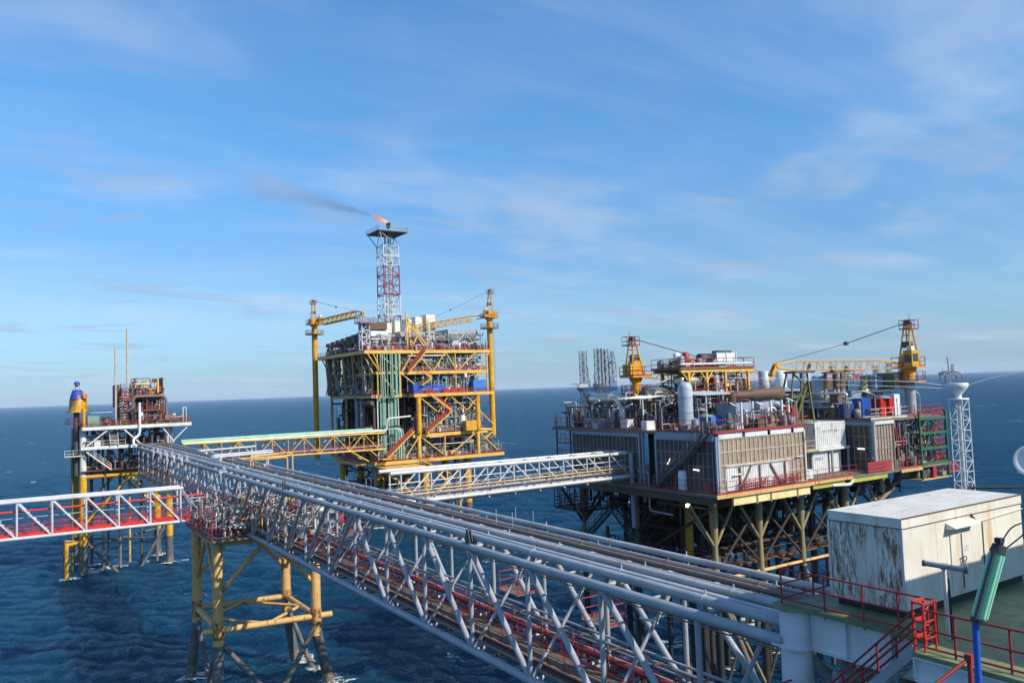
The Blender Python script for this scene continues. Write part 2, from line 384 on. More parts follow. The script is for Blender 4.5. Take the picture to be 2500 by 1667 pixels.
def clutter(parent, lo, hi, n, seed, weights=None, rmax=0.16, name='pipework', mats=None, boxes=0.3):
    """dense small process piping, valves and skids inside a volume: too small to pick apart"""
    rg = random.Random(seed); b = MB(); mats = mats or CM; idx = list(range(len(mats))); weights = weights or [4, 2, 2, 2, 2, 1.5, 3, 2, .3, 1.5][:len(mats)]
    U = lambda k, a=0.0: rg.uniform(lo[k], hi[k])
    for i in range(n):
        mi = rg.choices(idx, weights)[0]; t = rg.random(); x, y, z = U(0), U(1), U(2); r = rg.uniform(0.04, rmax)
        if t < 0.34:                                                            # run with elbows
            pts = [Vector((x, y, z))]
            for _ in range(rg.randint(2, 4)):
                k = rg.choice((0, 1, 2, 2)); q = pts[-1].copy(); q[k] = min(hi[k], max(lo[k], q[k] + rg.choice((-1, 1)) * rg.uniform(.5, .45 * (hi[k] - lo[k]) + .5)))
                if (q - pts[-1]).length > .3: pts.append(q)
            if len(pts) > 1: b.path(pts, r, 6, mi)
        elif t < 0.52:                                                          # riser from the deck
            zt = rg.uniform(lo[2] + .4, hi[2]); b.cyl((x, y, lo[2]), (x, y, zt), r, 6, mi)
            if rg.random() < .5: b.cyl((x, y, zt), (x, y, zt + .12), r * 2, 8, mi)
        elif t < 0.60:                                                          # valve wheel
            b.cyl((x, y, z), (x, y, z + .05), rg.uniform(.15, .3), 10, mi); b.cyl((x, y, z - .4), (x, y, z), .04, 5, mi)
        elif t < 0.60 + boxes * .7:
            sx, sy, sz = rg.uniform(.3, 1.3), rg.uniform(.3, 1.3), rg.uniform(.3, 1.2); b.box((x, y, min(hi[2] - sz / 2, lo[2] + sz / 2 if rg.random() < .7 else z)), (sx, sy, sz), mi)
        elif t < 0.60 + boxes:
            rr = rg.uniform(.2, .55); hh = rg.uniform(.6, 1.8); b.lathe((x, y, lo[2]), [(rr * .6, 0), (rr, .1), (rr, hh), (rr * .6, hh + rr * .3), (rr * .1, hh + rr * .4)], 10, mi)
        else:                                                                   # post with a short arm
            zt = rg.uniform(lo[2] + 1, hi[2]); b.bar((x, y, lo[2]), (x, y, zt), .09, mi); dx = rg.choice((-1, 1)) * rg.uniform(.3, 1.2)
            b.bar((x, y, zt), (x + dx, y, zt), .08, mi)
    return b.build(name, mats, parent, 'stuff')

# ------------------------------------------------------------------ the sea
def sea_material():
    m = bpy.data.materials.new('sea_water'); m.use_nodes = True; n, l = m.node_tree.nodes, m.node_tree.links
    b = n['Principled BSDF']; b.inputs['Roughness'].default_value = 0.16; b.inputs['IOR'].default_value = 1.33; b.inputs['Specular IOR Level'].default_value = 0.36
    b.inputs['Base Color'].default_value = (0.004, 0.034, 0.085, 1)
    geo = N(n, 'ShaderNodeNewGeometry')
    mp = N(n, 'ShaderNodeMapping'); l.new(geo.outputs['Position'], mp.inputs[0]); mp.inputs['Rotation'].default_value = (0, 0, WIND); mp.inputs['Scale'].default_value = (1.0, 0.45, 1)
    hs = None
    for scl, amp in ((0.42, 0.55), (1.1, 0.34), (2.8, 0.14)):
        no = N(n, 'ShaderNodeTexNoise'); no.inputs['Scale'].default_value = scl; no.inputs['Detail'].default_value = 5; no.inputs['Roughness'].default_value = 0.6; no.inputs['Distortion'].default_value = 0.4
        l.new(mp.outputs[0], no.inputs['Vector'])
        k = N(n, 'ShaderNodeMath', operation='MULTIPLY'); l.new(no.outputs['Fac'], k.inputs[0]); k.inputs[1].default_value = amp
        if hs is None: hs = k.outputs[0]
        else:
            a = N(n, 'ShaderNodeMath', operation='ADD'); l.new(hs, a.inputs[0]); l.new(k.outputs[0], a.inputs[1]); hs = a.outputs[0]
    bp = N(n, 'ShaderNodeBump'); bp.inputs['Strength'].default_value = 1.0; bp.inputs['Distance'].default_value = 2.0; l.new(hs, bp.inputs['Height']); 
    # scattered whitecaps: torn flecks in rare patches
    def rng(f, lo, hi):
        r = N(n, 'ShaderNodeMapRange', interpolation_type='SMOOTHSTEP'); l.new(f, r.inputs[0]); r.inputs[1].default_value = lo; r.inputs[2].default_value = hi; return r.outputs[0]
    mp2 = N(n, 'ShaderNodeMapping'); l.new(geo.outputs['Position'], mp2.inputs[0]); mp2.inputs['Rotation'].default_value = (0, 0, WIND); mp2.inputs['Scale'].default_value = (0.10, 0.035, 0.1)
    n1 = N(n, 'ShaderNodeTexNoise'); n1.inputs['Scale'].default_value = 1; n1.inputs['Detail'].default_value = 3; l.new(mp2.outputs[0], n1.inputs['Vector'])
    n2 = N(n, 'ShaderNodeTexNoise'); n2.inputs['Scale'].default_value = 1.4; n2.inputs['Detail'].default_value = 6; n2.inputs['Roughness'].default_value = 0.7; l.new(mp.outputs[0], n2.inputs['Vector'])
    k = N(n, 'ShaderNodeMath', operation='MULTIPLY'); l.new(rng(n1.outputs['Fac'], 0.665, 0.705), k.inputs[0]); l.new(rng(n2.outputs['Fac'], 0.50, 0.60), k.inputs[1])
    mx = N(n, 'ShaderNodeMix', data_type='RGBA'); l.new(k.outputs[0], mx.inputs['Factor']); mx.inputs['A'].default_value = (0.0033, 0.038, 0.078, 1); mx.inputs['B'].default_value = (0.75, 0.78, 0.8, 1)
    n.remove(b); df = N(n, 'ShaderNodeBsdfDiffuse'); gl = N(n, 'ShaderNodeBsdfGlossy'); ms = N(n, 'ShaderNodeMixShader'); fr = N(n, 'ShaderNodeFresnel'); fr.inputs[0].default_value = 1.33
    l.new(mx.outputs['Result'], df.inputs[0]); gl.inputs['Roughness'].default_value = 0.12; gl.inputs['Color'].default_value = (.54, .80, 1, 1)
    for q in (df, gl, fr): l.new(bp.outputs[0], q.inputs['Normal'])
    cq = N(n, 'ShaderNodeMath', operation='MULTIPLY_ADD'); l.new(fr.outputs[0], cq.inputs[0]); cq.inputs[1].default_value = 1.5; cq.inputs[2].default_value = 1.0; cap = N(n, 'ShaderNodeMath', operation='DIVIDE'); l.new(fr.outputs[0], cap.inputs[0]); l.new(cq.outputs[0], cap.inputs[1])      # wave slopes keep the mean reflectance of a rough sea well below a mirror's
    fk = N(n, 'ShaderNodeMath', operation='MULTIPLY'); iv = N(n, 'ShaderNodeMath', operation='SUBTRACT'); iv.inputs[0].default_value = 1; l.new(k.outputs[0], iv.inputs[1]); l.new(cap.outputs[0], fk.inputs[0]); l.new(iv.outputs[0], fk.inputs[1])
    l.new(fk.outputs[0], ms.inputs[0]); l.new(df.outputs[0], ms.inputs[1]); l.new(gl.outputs[0], ms.inputs[2]); l.new(ms.outputs[0], n['Material Output'].inputs['Surface'])
    MATS['sea'] = m
WIND = R(20)
sea_material()
def wave_field(x, y, res):
    rg = np.random.RandomState(3); z = np.zeros_like(x)
    for i in range(60):
        lam = 1.15 * (12 / 1.15) ** (i / 59.0); th = WIND + rg.normal(0, 0.5); ph = rg.uniform(0, 6.28)
        amp = 0.0150 * lam ** 0.62; k = 2 * np.pi / lam
        fade = np.clip((lam / np.maximum(res, 1e-3) - 2.0) / 2.5, 0, 1)
        z += amp * fade * np.sin(k * (x * math.cos(th) + y * math.sin(th)) + ph)
    return z
def build_sea():
    fa = math.pi / 2 - AZ                                  # direction of view, counter-clockwise from +X
    inner = np.linspace(fa - R(42), fa + R(42), 980); outer = np.linspace(fa + R(42), fa - R(42) + 2 * np.pi, 60)[1:-1]
    ang = np.concatenate([inner, outer]); dth = np.concatenate([np.full(980, R(84) / 980), np.full(58, R(5))])
    rs = [6.0]
    while rs[-1] < 24000: rs.append(rs[-1] * (1.12 if rs[-1] < 75 else 1.0062 if rs[-1] < 420 else 1.013 if rs[-1] < 1500 else 1.04))
    rs = np.array(rs); nr, na = len(rs), len(ang)
    RR, AA = np.meshgrid(rs, ang, indexing='ij'); X, Y = RR * np.cos(AA), RR * np.sin(AA)
    res = np.maximum(RR * np.gradient(np.log(rs))[:, None], RR * dth[None, :] * 1.0)
    Z = wave_field(X, Y, res)
    co = np.stack([X, Y, Z], -1).reshape(-1, 3); co = np.vstack([co, [[0, 0, 0]]])
    i, j = np.meshgrid(np.arange(nr - 1), np.arange(na), indexing='ij'); j2 = (j + 1) % na
    q = np.stack([i * na + j, (i + 1) * na + j, (i + 1) * na + j2, i * na + j2], -1).reshape(-1, 4)
    c = len(co) - 1; tri = np.stack([np.full(na, c), np.arange(na), (np.arange(na) + 1) % na], -1)
    me = bpy.data.meshes.new('sea'); nq, ntr = len(q), len(tri)
    me.vertices.add(len(co)); me.vertices.foreach_set('co', co.ravel().astype(np.float32))
    me.loops.add(nq * 4 + ntr * 3); me.loops.foreach_set('vertex_index', np.concatenate([q.ravel(), tri.ravel()]).astype(np.int32))
    me.polygons.add(nq + ntr); ls = np.concatenate([np.arange(nq) * 4, nq * 4 + np.arange(ntr) * 3]); me.polygons.foreach_set('loop_start', ls.astype(np.int32))
    me.polygons.foreach_set('use_smooth', np.ones(nq + ntr, bool)); me.update(calc_edges=True); me.validate()
    me.materials.append(M('sea')); o = bpy.data.objects.new('sea', me); link(o, None, Matrix.Identity(4))
    o['kind'] = 'structure'; o['label'] = 'dark blue sea with short wind waves out to the horizon'
build_sea()
FOAM = []
def foam_ring(x, y, r):
    FOAM.append((x, y, r))

# ------------------------------------------------------------------ main pipe bridge (two spans on the support tower)
XN, XF, ZT, ZB = 22.2, 27.2, 23.15, 17.45
PIPES = [  # x, r, material
    (22.62, 0.20, 'palegrey'), (23.42, 0.14, 'pipepale'), (24.20, 0.18, 'pipewarm'), (24.86, 0.11, 'chordgrey'),
    (25.68, 0.13, 'brown'), (26.30, 0.09, 'brown'), (26.80, 0.05, 'pipepale'), (27.45, 0.16, 'pipewarm')]
ZP = ZT + 0.30
_sup = {}
def pipe_bridge(label, nodes, mid, near):
    y0, y1 = nodes[0], nodes[-1]
    t = thing('pipe_bridge', label, 'bridge', ((XN + XF) / 2, y0, ZB), 'main pipe bridge spans')
    ya, yb = (18.3, y1 + 0.6) if near else (y0 - 0.1, y1)
    for x in (XN, XF):
        tube('top_chord', t, (x, ya, ZT), (x, yb, ZT), 0.22, 'chordgrey', 16)
        tube('bottom_chord', t, (x, ya + 1.0, ZB), (x, yb, ZB), 0.22, 'chordgrey', 16)
    for i, y in enumerate(nodes):
        for x in (XN, XF): tube('vertical', t, (x, y, ZB), (x, y, ZT), 0.12, 'chordgrey', 10)
        tube('top_beam', t, (XN, y, ZT), (XF, y, ZT), 0.12, 'palegrey'); tube('bottom_beam', t, (XN, y, ZB), (XF, y, ZB), 0.12, 'palegrey')
        tube('sway_brace', t, (XN, y, ZB), (XF, y, ZT), 0.095, 'chordgrey')
        for x, r, m in PIPES: box('pipe_saddle', t, (x, y, ZT + 0.2), (r * 1.5, 0.16, 0.26), 'grey')
    for a, b in zip(nodes[:-1], nodes[1:]):
        for x in (XN, XF):
            if (a + b) / 2 < mid: tube('diagonal', t, (x, b, ZT), (x, a, ZB), 0.155, 'chordgrey', 12)
            else: tube('diagonal', t, (x, a, ZT), (x, b, ZB), 0.155, 'chordgrey', 12)
        m = (a + b) / 2
        tube('top_beam', t, (XN, m, ZT), (XF, m, ZT), 0.07, 'palegrey', 8)
        b2 = MB()
        b2.cyl((XN, a, ZB), (XF, b, ZB), 0.07, 6); b2.build('plan_brace', 'palegrey', t)
    for k, (x, r, m) in enumerate(PIPES):
        o = tube('pipe', t, (x, ya, ZP + r), (x, yb, ZP + r), r, m, 16)
        cm = 'palegrey' if m != 'brown' else 'brown'
        for q, y in enumerate(nodes):                       # clamps, stub vents and welded collars
            if (q + k) % 2 == 0: tube('clamp', o, (x, y - .05, ZP + r), (x, y + .05, ZP + r), r * 1.12, cm, 14); box('vent', o, (x + r * .6, y + .05, ZP + r * 1.8 + .08), (.05, .05, r * .4 + .16), cm)
            elif y + 3.4 < yb: tube('weld_collar', o, (x, y + 2.2 + .2 * k, ZP + r), (x, y + 2.25 + .2 * k, ZP + r), r * 1.05, cm, 14)
    # lower deck: grating walkway, railings, fire main and service lines
    slab('walkway', t, (23.2, ya + 1.2, ZB + 0.28), (25.1, yb, ZB + 0.34), 'grating')
    for x in (23.2, 25.1): railing(t, [(x, ya + 1.2, ZB + .34), (x, yb, ZB + .34)], 'red', step=1.45, rails=(1, .66, .33), r=0.028)
    tube('fire_main', t, (25.75, ya + 1.2, ZB + 0.75), (25.75, yb, ZB + 0.75), 0.17, 'red', 12)
    for x, z, r, m in ((26.15, .5, .10, 'grey'), (26.5, .5, .08, 'palegrey'), (26.85, .95, .12, 'grey'), (26.2, 1.1, .06, 'grey'), (26.6, 1.45, .07, 'palegrey'), (22.6, .45, .09, 'brown'), (22.9, .42, .07, 'darkgrey'), (22.75, .8, .05, 'brown')):
        tube('service_pipe', t, (x, ya + 1.2, ZB + z), (x, yb, ZB + z), r, m, 8)
    if 'support' not in _sup:
        b = MB(); b.bar((XN, 0, .2), (XF, 0, .2), .12); b.bar((25.5, 0, .26), (25.5, 0, 1.6), .07); b.bar((25.5, 0, 1.3), (27, 0, 1.3), .06); _sup['support'] = b.mesh('pipe_support', ['rustbrown'])
    for y in np.arange(ya + 2, yb, 2.9): link(bpy.data.objects.new('pipe_support', _sup['support']), t, Matrix.Translation((0, float(y), ZB)))
    for y in nodes[1:-1:2]:                                  # tube lamps on brackets at the far truss
        f = MB(); f.cyl((26.0, y + .6, ZB + 3.3), (26.0, y + 1.8, ZB + 3.25), .07, 8, 0); f.bar((26, y + 1.2, ZB + 3.3), (27.1, y + 1.2, ZB + 3.3), .04, 1)
        f.build('light_fixture', ['offwhite', 'steel'], t)
    b = MB()
    for x in (25.2, 25.5): b.bar((x, ya + 2, ZB + 4.1), (x, yb, ZB + 4.1), .05)
    b.build('cable_tray', 'brown', t)
    return t
near_nodes = [22.3 + 5.83 * i for i in range(14)]
B1 = pipe_bridge('grey tubular pipe bridge with eight pipelines on top, the near span towards the camera', near_nodes, 57.3, True)
far_nodes = [100.6 + 5.7 * i for i in range(13)]
B2 = pipe_bridge('far span of the grey pipe bridge leading to the left wellhead platform', far_nodes, 134, False)
for y in (74.88, 39.85):                                     # upright triangular lifting plates on the near chord
    b = MB(); h = ZT + 1.0
    for dx in (-.10, .08): b.add([(XN + dx, y - .34, ZT), (XN + dx, y + .34, ZT), (XN + dx, y + .1, h), (XN + dx, y - .1, h), (XN + dx + .05, y - .34, ZT), (XN + dx + .05, y + .34, ZT), (XN + dx + .05, y + .1, h), (XN + dx + .05, y - .1, h)],
        [(0, 3, 2, 1), (4, 5, 6, 7), (0, 1, 5, 4), (1, 2, 6, 5), (2, 3, 7, 6), (3, 0, 4, 7)])
    b.box((XN, y, h - .05), (.26, .2, .08)); b.build('lifting_plate', 'darkgrey', B1)
# service platform hung on the far truss with red guard rails
for yy in (34.4, 43.2):
    slab('side_platform', B1, (27.4, yy, ZB + 1.4), (28.8, yy + 2.2, ZB + 1.48), 'grating')
    railing(B1, [(27.5, yy, ZB + 1.48), (28.8, yy, ZB + 1.48), (28.8, yy + 2.2, ZB + 1.48), (27.5, yy + 2.2, ZB + 1.48)], 'red', step=1.1, r=.035)
b = MB()
for x, y in ((26.2, 41.5), (26.2, 43.4), (27.4, 43.0), (27.4, 41.0), (26.6, 70), (26.9, 71.3), (27.4, 66.5), (27.4, 67.6)): b.cyl((x, y, ZP), (x, y, ZP + 1.0), .025, 5)
b.build('vent_stub', 'palegrey', B1)
# junction above the tower: pipe loops turning off towards the yellow platform
for k, (x, y, z, L) in enumerate(((25.68, 100.4, 1.35, 9.0), (26.30, 101.6, 0.75, 7.5))):
    pipe('expansion_loop', B1, [(x, 98.0, ZP + .13), (x, y, ZP + .13), (x, y, ZP + z), (x + L * .62, y + 1.2, ZP + z), (x + L * .62, y + 1.2, ZT - 1.6)], .12, 'tan', 10, .35)
for k, (x, y, z) in enumerate(((23.42, 112, .75), (24.86, 118, .6), (24.2, 124, 1.0))):
    pipe('branch_pipe', B2, [(x, y - 6, ZP + z), (x, y, ZP + z), (x + 9, y + 2, ZP + z), (x + 9, y + 5, ZP + z), (x + 9, y + 5, ZT - 1.5)], .15, 'bridgewhite', 10, .6)
for y in (121, 127, 133, 139, 146):                           # light brackets like little frames on the near chord
    b = MB()
    for dz in (0.1, .9):
        for dx in (-.75, -.05): b.bar((XN + dx, y - .5, ZT + dz), (XN + dx, y + .5, ZT + dz), .07)
    for dy in (-.5, .5):
        for dx in (-.75, -.05): b.bar((XN + dx, y + dy, ZT - .3), (XN + dx, y + dy, ZT + .9), .07)
    b.build('valve_platform', 'clean_white', B2)

# ------------------------------------------------------------------ support tower under the bridge
T = thing('support_tower', 'four legged yellow steel tower standing in the sea under the pipe bridge', 'tower', (24, 93, 0))
TOP, FR = 16.8, 7.9
LEG = {'A': ((19.0, 88.3), (18.6, 87.2)), 'B': ((19.1, 99.4), (18.3, 99.7)), 'C': ((29.0, 97.8), (29.9, 97.4)), 'D': ((29.0, 86.9), (30.8, 88.2))}
for k, (t0, w0) in LEG.items():
    tube('leg', T, (*t0, 5.9), (*t0, TOP), 0.54, 'tan', 20)
    tube('node_can', T, (*t0, FR - .9), (*t0, FR + .9), 0.60, 'rustynode', 20)
    d = (Vector((*w0, 0)) - Vector((*t0, 6.4))) / 6.4
    tube('coated_leg', T, (*t0, 6.3), tuple(Vector((*w0, 0)) + d * -0.9), 0.56, 'coating', 20)
    p = Vector((*w0, 0)); tube('marine_growth', T, tuple(p - d * 1.5), tuple(p + d * 1.5), 0.60, 'growth', 20); foam_ring(w0[0], w0[1], 0.62)
g = lambda k, z: (*LEG[k][0], z)
for a, b_ in (('A', 'D'), ('A', 'B'), ('B', 'C'), ('C', 'D')): tube('frame_tube', T, g(a, FR), g(b_, FR), 0.33, 'tan', 14)
mAD, mBC, mAB, mCD = [tuple((Vector(g(a, FR)) + Vector(g(b_, FR))) / 2) for a, b_ in (('A', 'D'), ('B', 'C'), ('A', 'B'), ('C', 'D'))]
for a, b_ in ((mAB, mBC), (mBC, mCD), (mCD, mAD), (mAD, mAB)): tube('frame_brace', T, a, b_, 0.18, 'tan', 10)
tube('tube_stub', T, (19.0, 88.3, FR), (17.5, 88.5, FR), 0.33, 'tan', 14); tube('tube_stub', T, (29, 86.9, FR), (30.7, 86.6, FR), .33, 'tan', 14)
for a, b_ in (('A', 'D'), ('B', 'C')):
    mt = tuple((Vector(g(a, TOP)) + Vector(g(b_, TOP))) / 2)
    tube('brace', T, g(a, 11.4), mt, 0.24, 'tan', 12); tube('brace', T, g(b_, 11.4), mt, 0.24, 'tan', 12)
for a, b_ in (('A', 'B'), ('C', 'D')):
    mt = tuple((Vector(g(a, TOP)) + Vector(g(b_, TOP))) / 2)
    tube('brace', T, g(a, 11.0), mt, 0.2, 'tan', 12); tube('brace', T, g(b_, 11.0), mt, 0.2, 'tan', 12)
for p1, p2 in ((g('A', 6.9), (25.2, 87.4, -1)), (g('D', 7.1), (23.6, 86.6, -1.5)), (g('C', 7.0), (31.0, 93.0, -1)), (g('B', 6.9), (19.6, 94.0, -1)), (g('A', 6.9), (18.4, 92.8, -1))):
    tube('lower_brace', T, p1, p2, 0.28, 'coating', 12)
    q1, q2 = Vector(p1), Vector(p2); t_ = q1.z / (q1.z - q2.z); w_ = q1.lerp(q2, t_); u_ = (q1 - q2).normalized(); tube('marine_growth', T, tuple(w_ - u_ * .8), tuple(w_ + u_ * 1.9), .33, 'growth', 12); foam_ring(w_.x, w_.y, .4)
for a, b_ in (('A', 'D'), ('A', 'B'), ('B', 'C'), ('C', 'D')): beam('cap_beam', T, g(a, TOP + .1), g(b_, TOP + .1), 0.45, 0.75, 'tan')
slab('deck', T, (18.2, 86.2, TOP + .5), (30.2, 100.4, TOP + .58), 'grating')
railing(T, [(18.2, 86.6, TOP + .58), (18.2, 100.4, TOP + .58), (30.2, 100.4, TOP + .58), (30.2, 86.4, TOP + .58)], 'red')
clutter(T, (18.6, 87, TOP + .6), (22, 100, TOP + 4.0), 170, 11, [3, 3, 4, 1, .4, .4, 2, 4, 0, 1], .09, boxes=.10)
clutter(T, (22.4, 78, ZB + .5), (27, 99, ZB + 3.8), 170, 12, [3, 3, 4, 2, 1.6, .6, 2, 4, .1, 1], .12, boxes=.12)
clutter(T, (27.6, 78, ZB + .4), (31, 99, ZB + 3.2), 80, 13, [3, 3, 5, 1, 1.5, 1.2, 1, 3, .1, 1], .16)
slab('valve_deck', T, (27.4, 78, ZB + .2), (31.4, 99, ZB + .28), 'grating')
railing(T, [(27.6, 78, ZB + .28), (31.4, 78, ZB + .28), (31.4, 99, ZB + .28)], 'red')
for k, (x, y) in enumerate(((28.6, 82), (29.3, 87.5), (28.4, 93))):
    b = MB(); b.lathe((x - 1, y, ZB + 2.6), [(.1, 0), (.45, .1), (.5, .3), (.5, 1.7), (.45, 1.9), (.1, 2.0)], 14, 0, 'X'); b.cyl((x, y, ZB + .3), (x, y, ZB + 2.2), .12, 8); b.build('separator_vessel', ['stackwhite', 'offwhite', 'yellow'][k], T)

# ------------------------------------------------------------------ red and white footbridge to the left
Fb = thing('foot_bridge', 'white truss footbridge with a red deck and red pipe running off the left edge', 'bridge', (19, 101.5, 17.7))
fy0, fy1, fz0, fz1, px = 101.5, 103.6, 17.75, 21.6, 3.29
xs = [17.8 - px * i for i in range(10)]
for y in (fy0, fy1):
    tube('top_chord', Fb, (xs[0] + .3, y, fz1), (xs[-1] - 3, y, fz1 + .25), 0.19, 'bridgewhite', 14)
    tube('bottom_chord', Fb, (20.7, y, fz0 - .05), (xs[-1] - 3, y, fz0 + .2), 0.19, 'bridgewhite', 14)
    for i, x in enumerate(xs): tube('vertical', Fb, (x, y, fz0 + .02 * i), (x, y, fz1 + .02 * i), 0.115, 'bridgewhite', 10)
    for a, b_ in zip(xs[1:], xs[:-1]): tube('diagonal', Fb, (a, y, fz1), (b_, y, fz0), 0.115, 'bridgewhite', 10)
    tube('diagonal', Fb, (xs[0], y, fz1), (20.5, y, fz0), 0.115, 'bluegrey', 10)
for x in xs: tube('cross_beam', Fb, (x, fy0, fz0), (x, fy1, fz0), .08, 'bridgewhite', 8)
for i in range(len(xs)):
    x1 = 20.6 if i == 0 else xs[i - 1] - .1
    box('deck_panel', Fb, ((xs[i] + x1) / 2, (fy0 + fy1) / 2, fz0 + .22), (x1 - xs[i], fy1 - fy0 - .3, .12), 'brightred')
    box('kick_plate', Fb, ((xs[i] + x1) / 2, fy0 + .14, fz0 + .38), (x1 - xs[i] - .5, .05, .34), 'brightred')
tube('pipe', Fb, (20.5, fy0 + .5, fz1 - 1.0), (xs[-1] - 3, fy0 + .5, fz1 - .9), .11, 'brightred', 10)
tube('pipe', Fb, (20.5, fy0 + .5, fz1 - 1.75), (xs[-1] - 3, fy0 + .5, fz1 - 1.6), .045, 'palegrey', 8)
for y in (fy0 + .25, fy1 - .25): railing(Fb, [(20.5, y, fz0 + .28), (xs[-1] - 3, y, fz0 + .28)], 'brightred', step=1.6, r=.025, rails=(1, .7, .4))
tube('bearing_post', Fb, (20.9, fy0 - .1, fz0 - .5), (20.9, fy0 - .1, fz0 + 1.5), .2, 'bridgewhite', 12)

# ------------------------------------------------------------------ white truss bridge to the right platform
Wb = thing('truss_bridge', 'white truss bridge carrying brown pipes from the pipe bridge to the brown walled platform', 'bridge', (28, 63.5, 22.4))
wy0, wy1, wzt, wzb = 62.8, 65.2, 25.05, 22.45
for y in (wy0, wy1):
    tube('top_chord', Wb, (27.6, y, wzt + .1), (53.6, y, wzt - .1), .17, 'trusswhite', 14); tube('bottom_chord', Wb, (27.6, y, wzb), (54.4, y, wzb), .15, 'trusswhite', 14)
    k = 9
    for i in range(k):
        x = 28.6 + 2.85 * i
        tube('vertical', Wb, (x, y, wzb), (x, y, wzt), .07, 'trusswhite', 8)
        tube('diagonal', Wb, (x, y, wzt) if i > 3 else (x + 2.85, y, wzt), (x + 2.85, y, wzb) if i > 3 else (x, y, wzb), .075, 'trusswhite', 8)
for i in range(10):
    x = 28.6 + 2.8 * i; tube('cross_beam', Wb, (x, wy0, wzt), (x, wy1, wzt), .06, 'trusswhite', 8); tube('cross_beam', Wb, (x, wy0 - .5, wzb - .1), (x, wy1, wzb - .1), .07, 'trusswhite', 8)
for y, z, r, m in ((62.35, 22.65, .17, 'trusswhite'), (62.55, 23.15, .075, 'brown'), (62.7, 23.5, .07, 'tan'), (63.2, 24.2, .05, 'trusswhite'), (63.6, 23.6, .05, 'trusswhite'), (64.6, 22.9, .14, 'palegrey')):
    tube('pipe', Wb, (27.6, y, z), (53.9, y, z), r, m, 10)
slab('walkway', Wb, (27.6, 63.4, wzb + .15), (54, 64.4, wzb + .2), 'grating')
railing(Wb, [(27.6, 63.4, wzb + .2), (54, 63.4, wzb + .2)], 'trusswhite', step=2.85, r=.025)

# ------------------------------------------------------------------ yellow bridge to the gas platform
Yb = thing('truss_bridge', 'yellow truss bridge topped by a pale green pipe leading to the yellow platform', 'bridge', (52, 175.5, 19))
yz1, yz0 = 22.7, 19.0
for y in (174.0, 177.0):
    tube('top_chord', Yb, (31.2, y, yz1 + .25), (75.3, y, yz1 - .1), .2, 'yellow', 12); tube('bottom_chord', Yb, (31.2, y, yz0 + .25), (75.6, y, yz0 - .15), .2, 'yellow', 12)
    for i in range(12):
        x = 35.2 + 3.5 * i
        tube('vertical', Yb, (x, y, yz0), (x, y, yz1), .09, 'yellow', 8)
        if i < 11: tube('diagonal', Yb, (x, y, yz1) if i % 2 == 0 else (x, y, yz0), (x + 3.5, y, yz0) if i % 2 == 0 else (x + 3.5, y, yz1), .11, 'yellow', 8)
for i in range(12):
    x = 35.2 + 3.5 * i; tube('cross_beam', Yb, (x, 174, yz0), (x, 177, yz0), .09, 'yellow', 8); tube('cross_beam', Yb, (x, 174, yz1), (x, 177, yz1), .09, 'yellow', 8)
tube('pipe', Yb, (31, 175.6, yz1 + .75), (73, 175.6, yz1 + .75), .42, 'mint', 16); tube('pipe', Yb, (31, 174.3, yz1 + .42), (75, 174.3, yz1 + .42), .22, 'white', 12)
slab('walkway', Yb, (31.5, 174.5, yz0 + .2), (75.5, 176.5, yz0 + .28), 'grating')
for y in (174.5, 176.5): railing(Yb, [(31.5, y, yz0 + .28), (75.5, y, yz0 + .28)], 'red', step=2, rails=(1, .66, .33), r=.035)
b = MB()
for i in range(5): b.cyl((31.5, 174.8 + i * .3, yz0 + .45 + (i % 2) * .3), (75, 174.8 + i * .3, yz0 + .4 + (i % 2) * .3), .08, 6, i % 3)
b.build('service_pipes', ['brown', 'offwhite', 'grey'], Yb)
for y in (174.0, 177.0):
    tube('strut', Yb, (67.0, y, yz0 - .1), (71.3, y, 16.3), .17, 'yellow', 8); tube('strut', Yb, (71.5, y, yz0 - .1), (73.4, y, 17.4), .14, 'yellow', 8)

# ------------------------------------------------------------------ near platform (bottom right of the picture)
DK = 24.4
NP = thing('near_platform', 'green deck of the near platform with a fat white column and red railings', 'platform', (24, 12, DK))
b = MB()
b.box((31.9, 14.25, DK - .06), (19.0, 8.1, .12)); b.box((31.2, 6.7, DK - .061), (20.4, 12.6, .12)); d_ = b.build('deck', 'deckgreen', NP)
slab('deck_edge', NP, (22.36, 13.06, DK - .16), (22.5, 18.3, DK - .004), 'deckgreen'); 
for (x0, ya, yb, zb) in ((22.72, 13.0, 17.6, 1.25), (21.16, 0.5, 12.98, .62)):
    g = MB(); ym = (ya + yb) / 2; L = yb - ya
    g.box((x0, ym, DK - .13 - zb / 2), (.03, L, zb)); g.box((x0, ym, DK - .14), (.34, L, .04)); g.box((x0, ym, DK - .13 - zb), (.34, L, .05))
    for k in range(int(L / 1.55) + 1): g.box((x0 - .08, ya + .1 + k * 1.55, DK - .13 - zb / 2), (.14, .03, zb - .08))
    g.build('girder', 'clean_white', NP)
slab('girder', NP, (22.6, 18.0, DK - 1.35), (41, 18.06, DK - .14), 'clean_white')
slab('girder', NP, (21.2, 12.92, DK - .7), (24, 12.98, DK - .14), 'clean_white')
b = MB(); b.lathe((22.6, 18.12, 4), [(.52, 0), (.52, DK - 5.4), (.52, DK - 4.14)], 36); b.build('column', 'clean_white', NP)
b = MB(); b.lathe((22.6, 18.12, DK - .12), [(.74, 0), (.74, .05)], 36); b.build('column_cap', 'deckgreen', NP); b = MB(); b.lathe((22.6, 18.12, DK - 1.4), [(.66, 0), (.66, .06)], 36); b.build('column_flange', 'clean_white', NP)
tube('padeye', NP, (22.2, 18.5, DK - 1.36), (22.2, 18.5, DK - 1.3), .28, 'clean_white', 16)
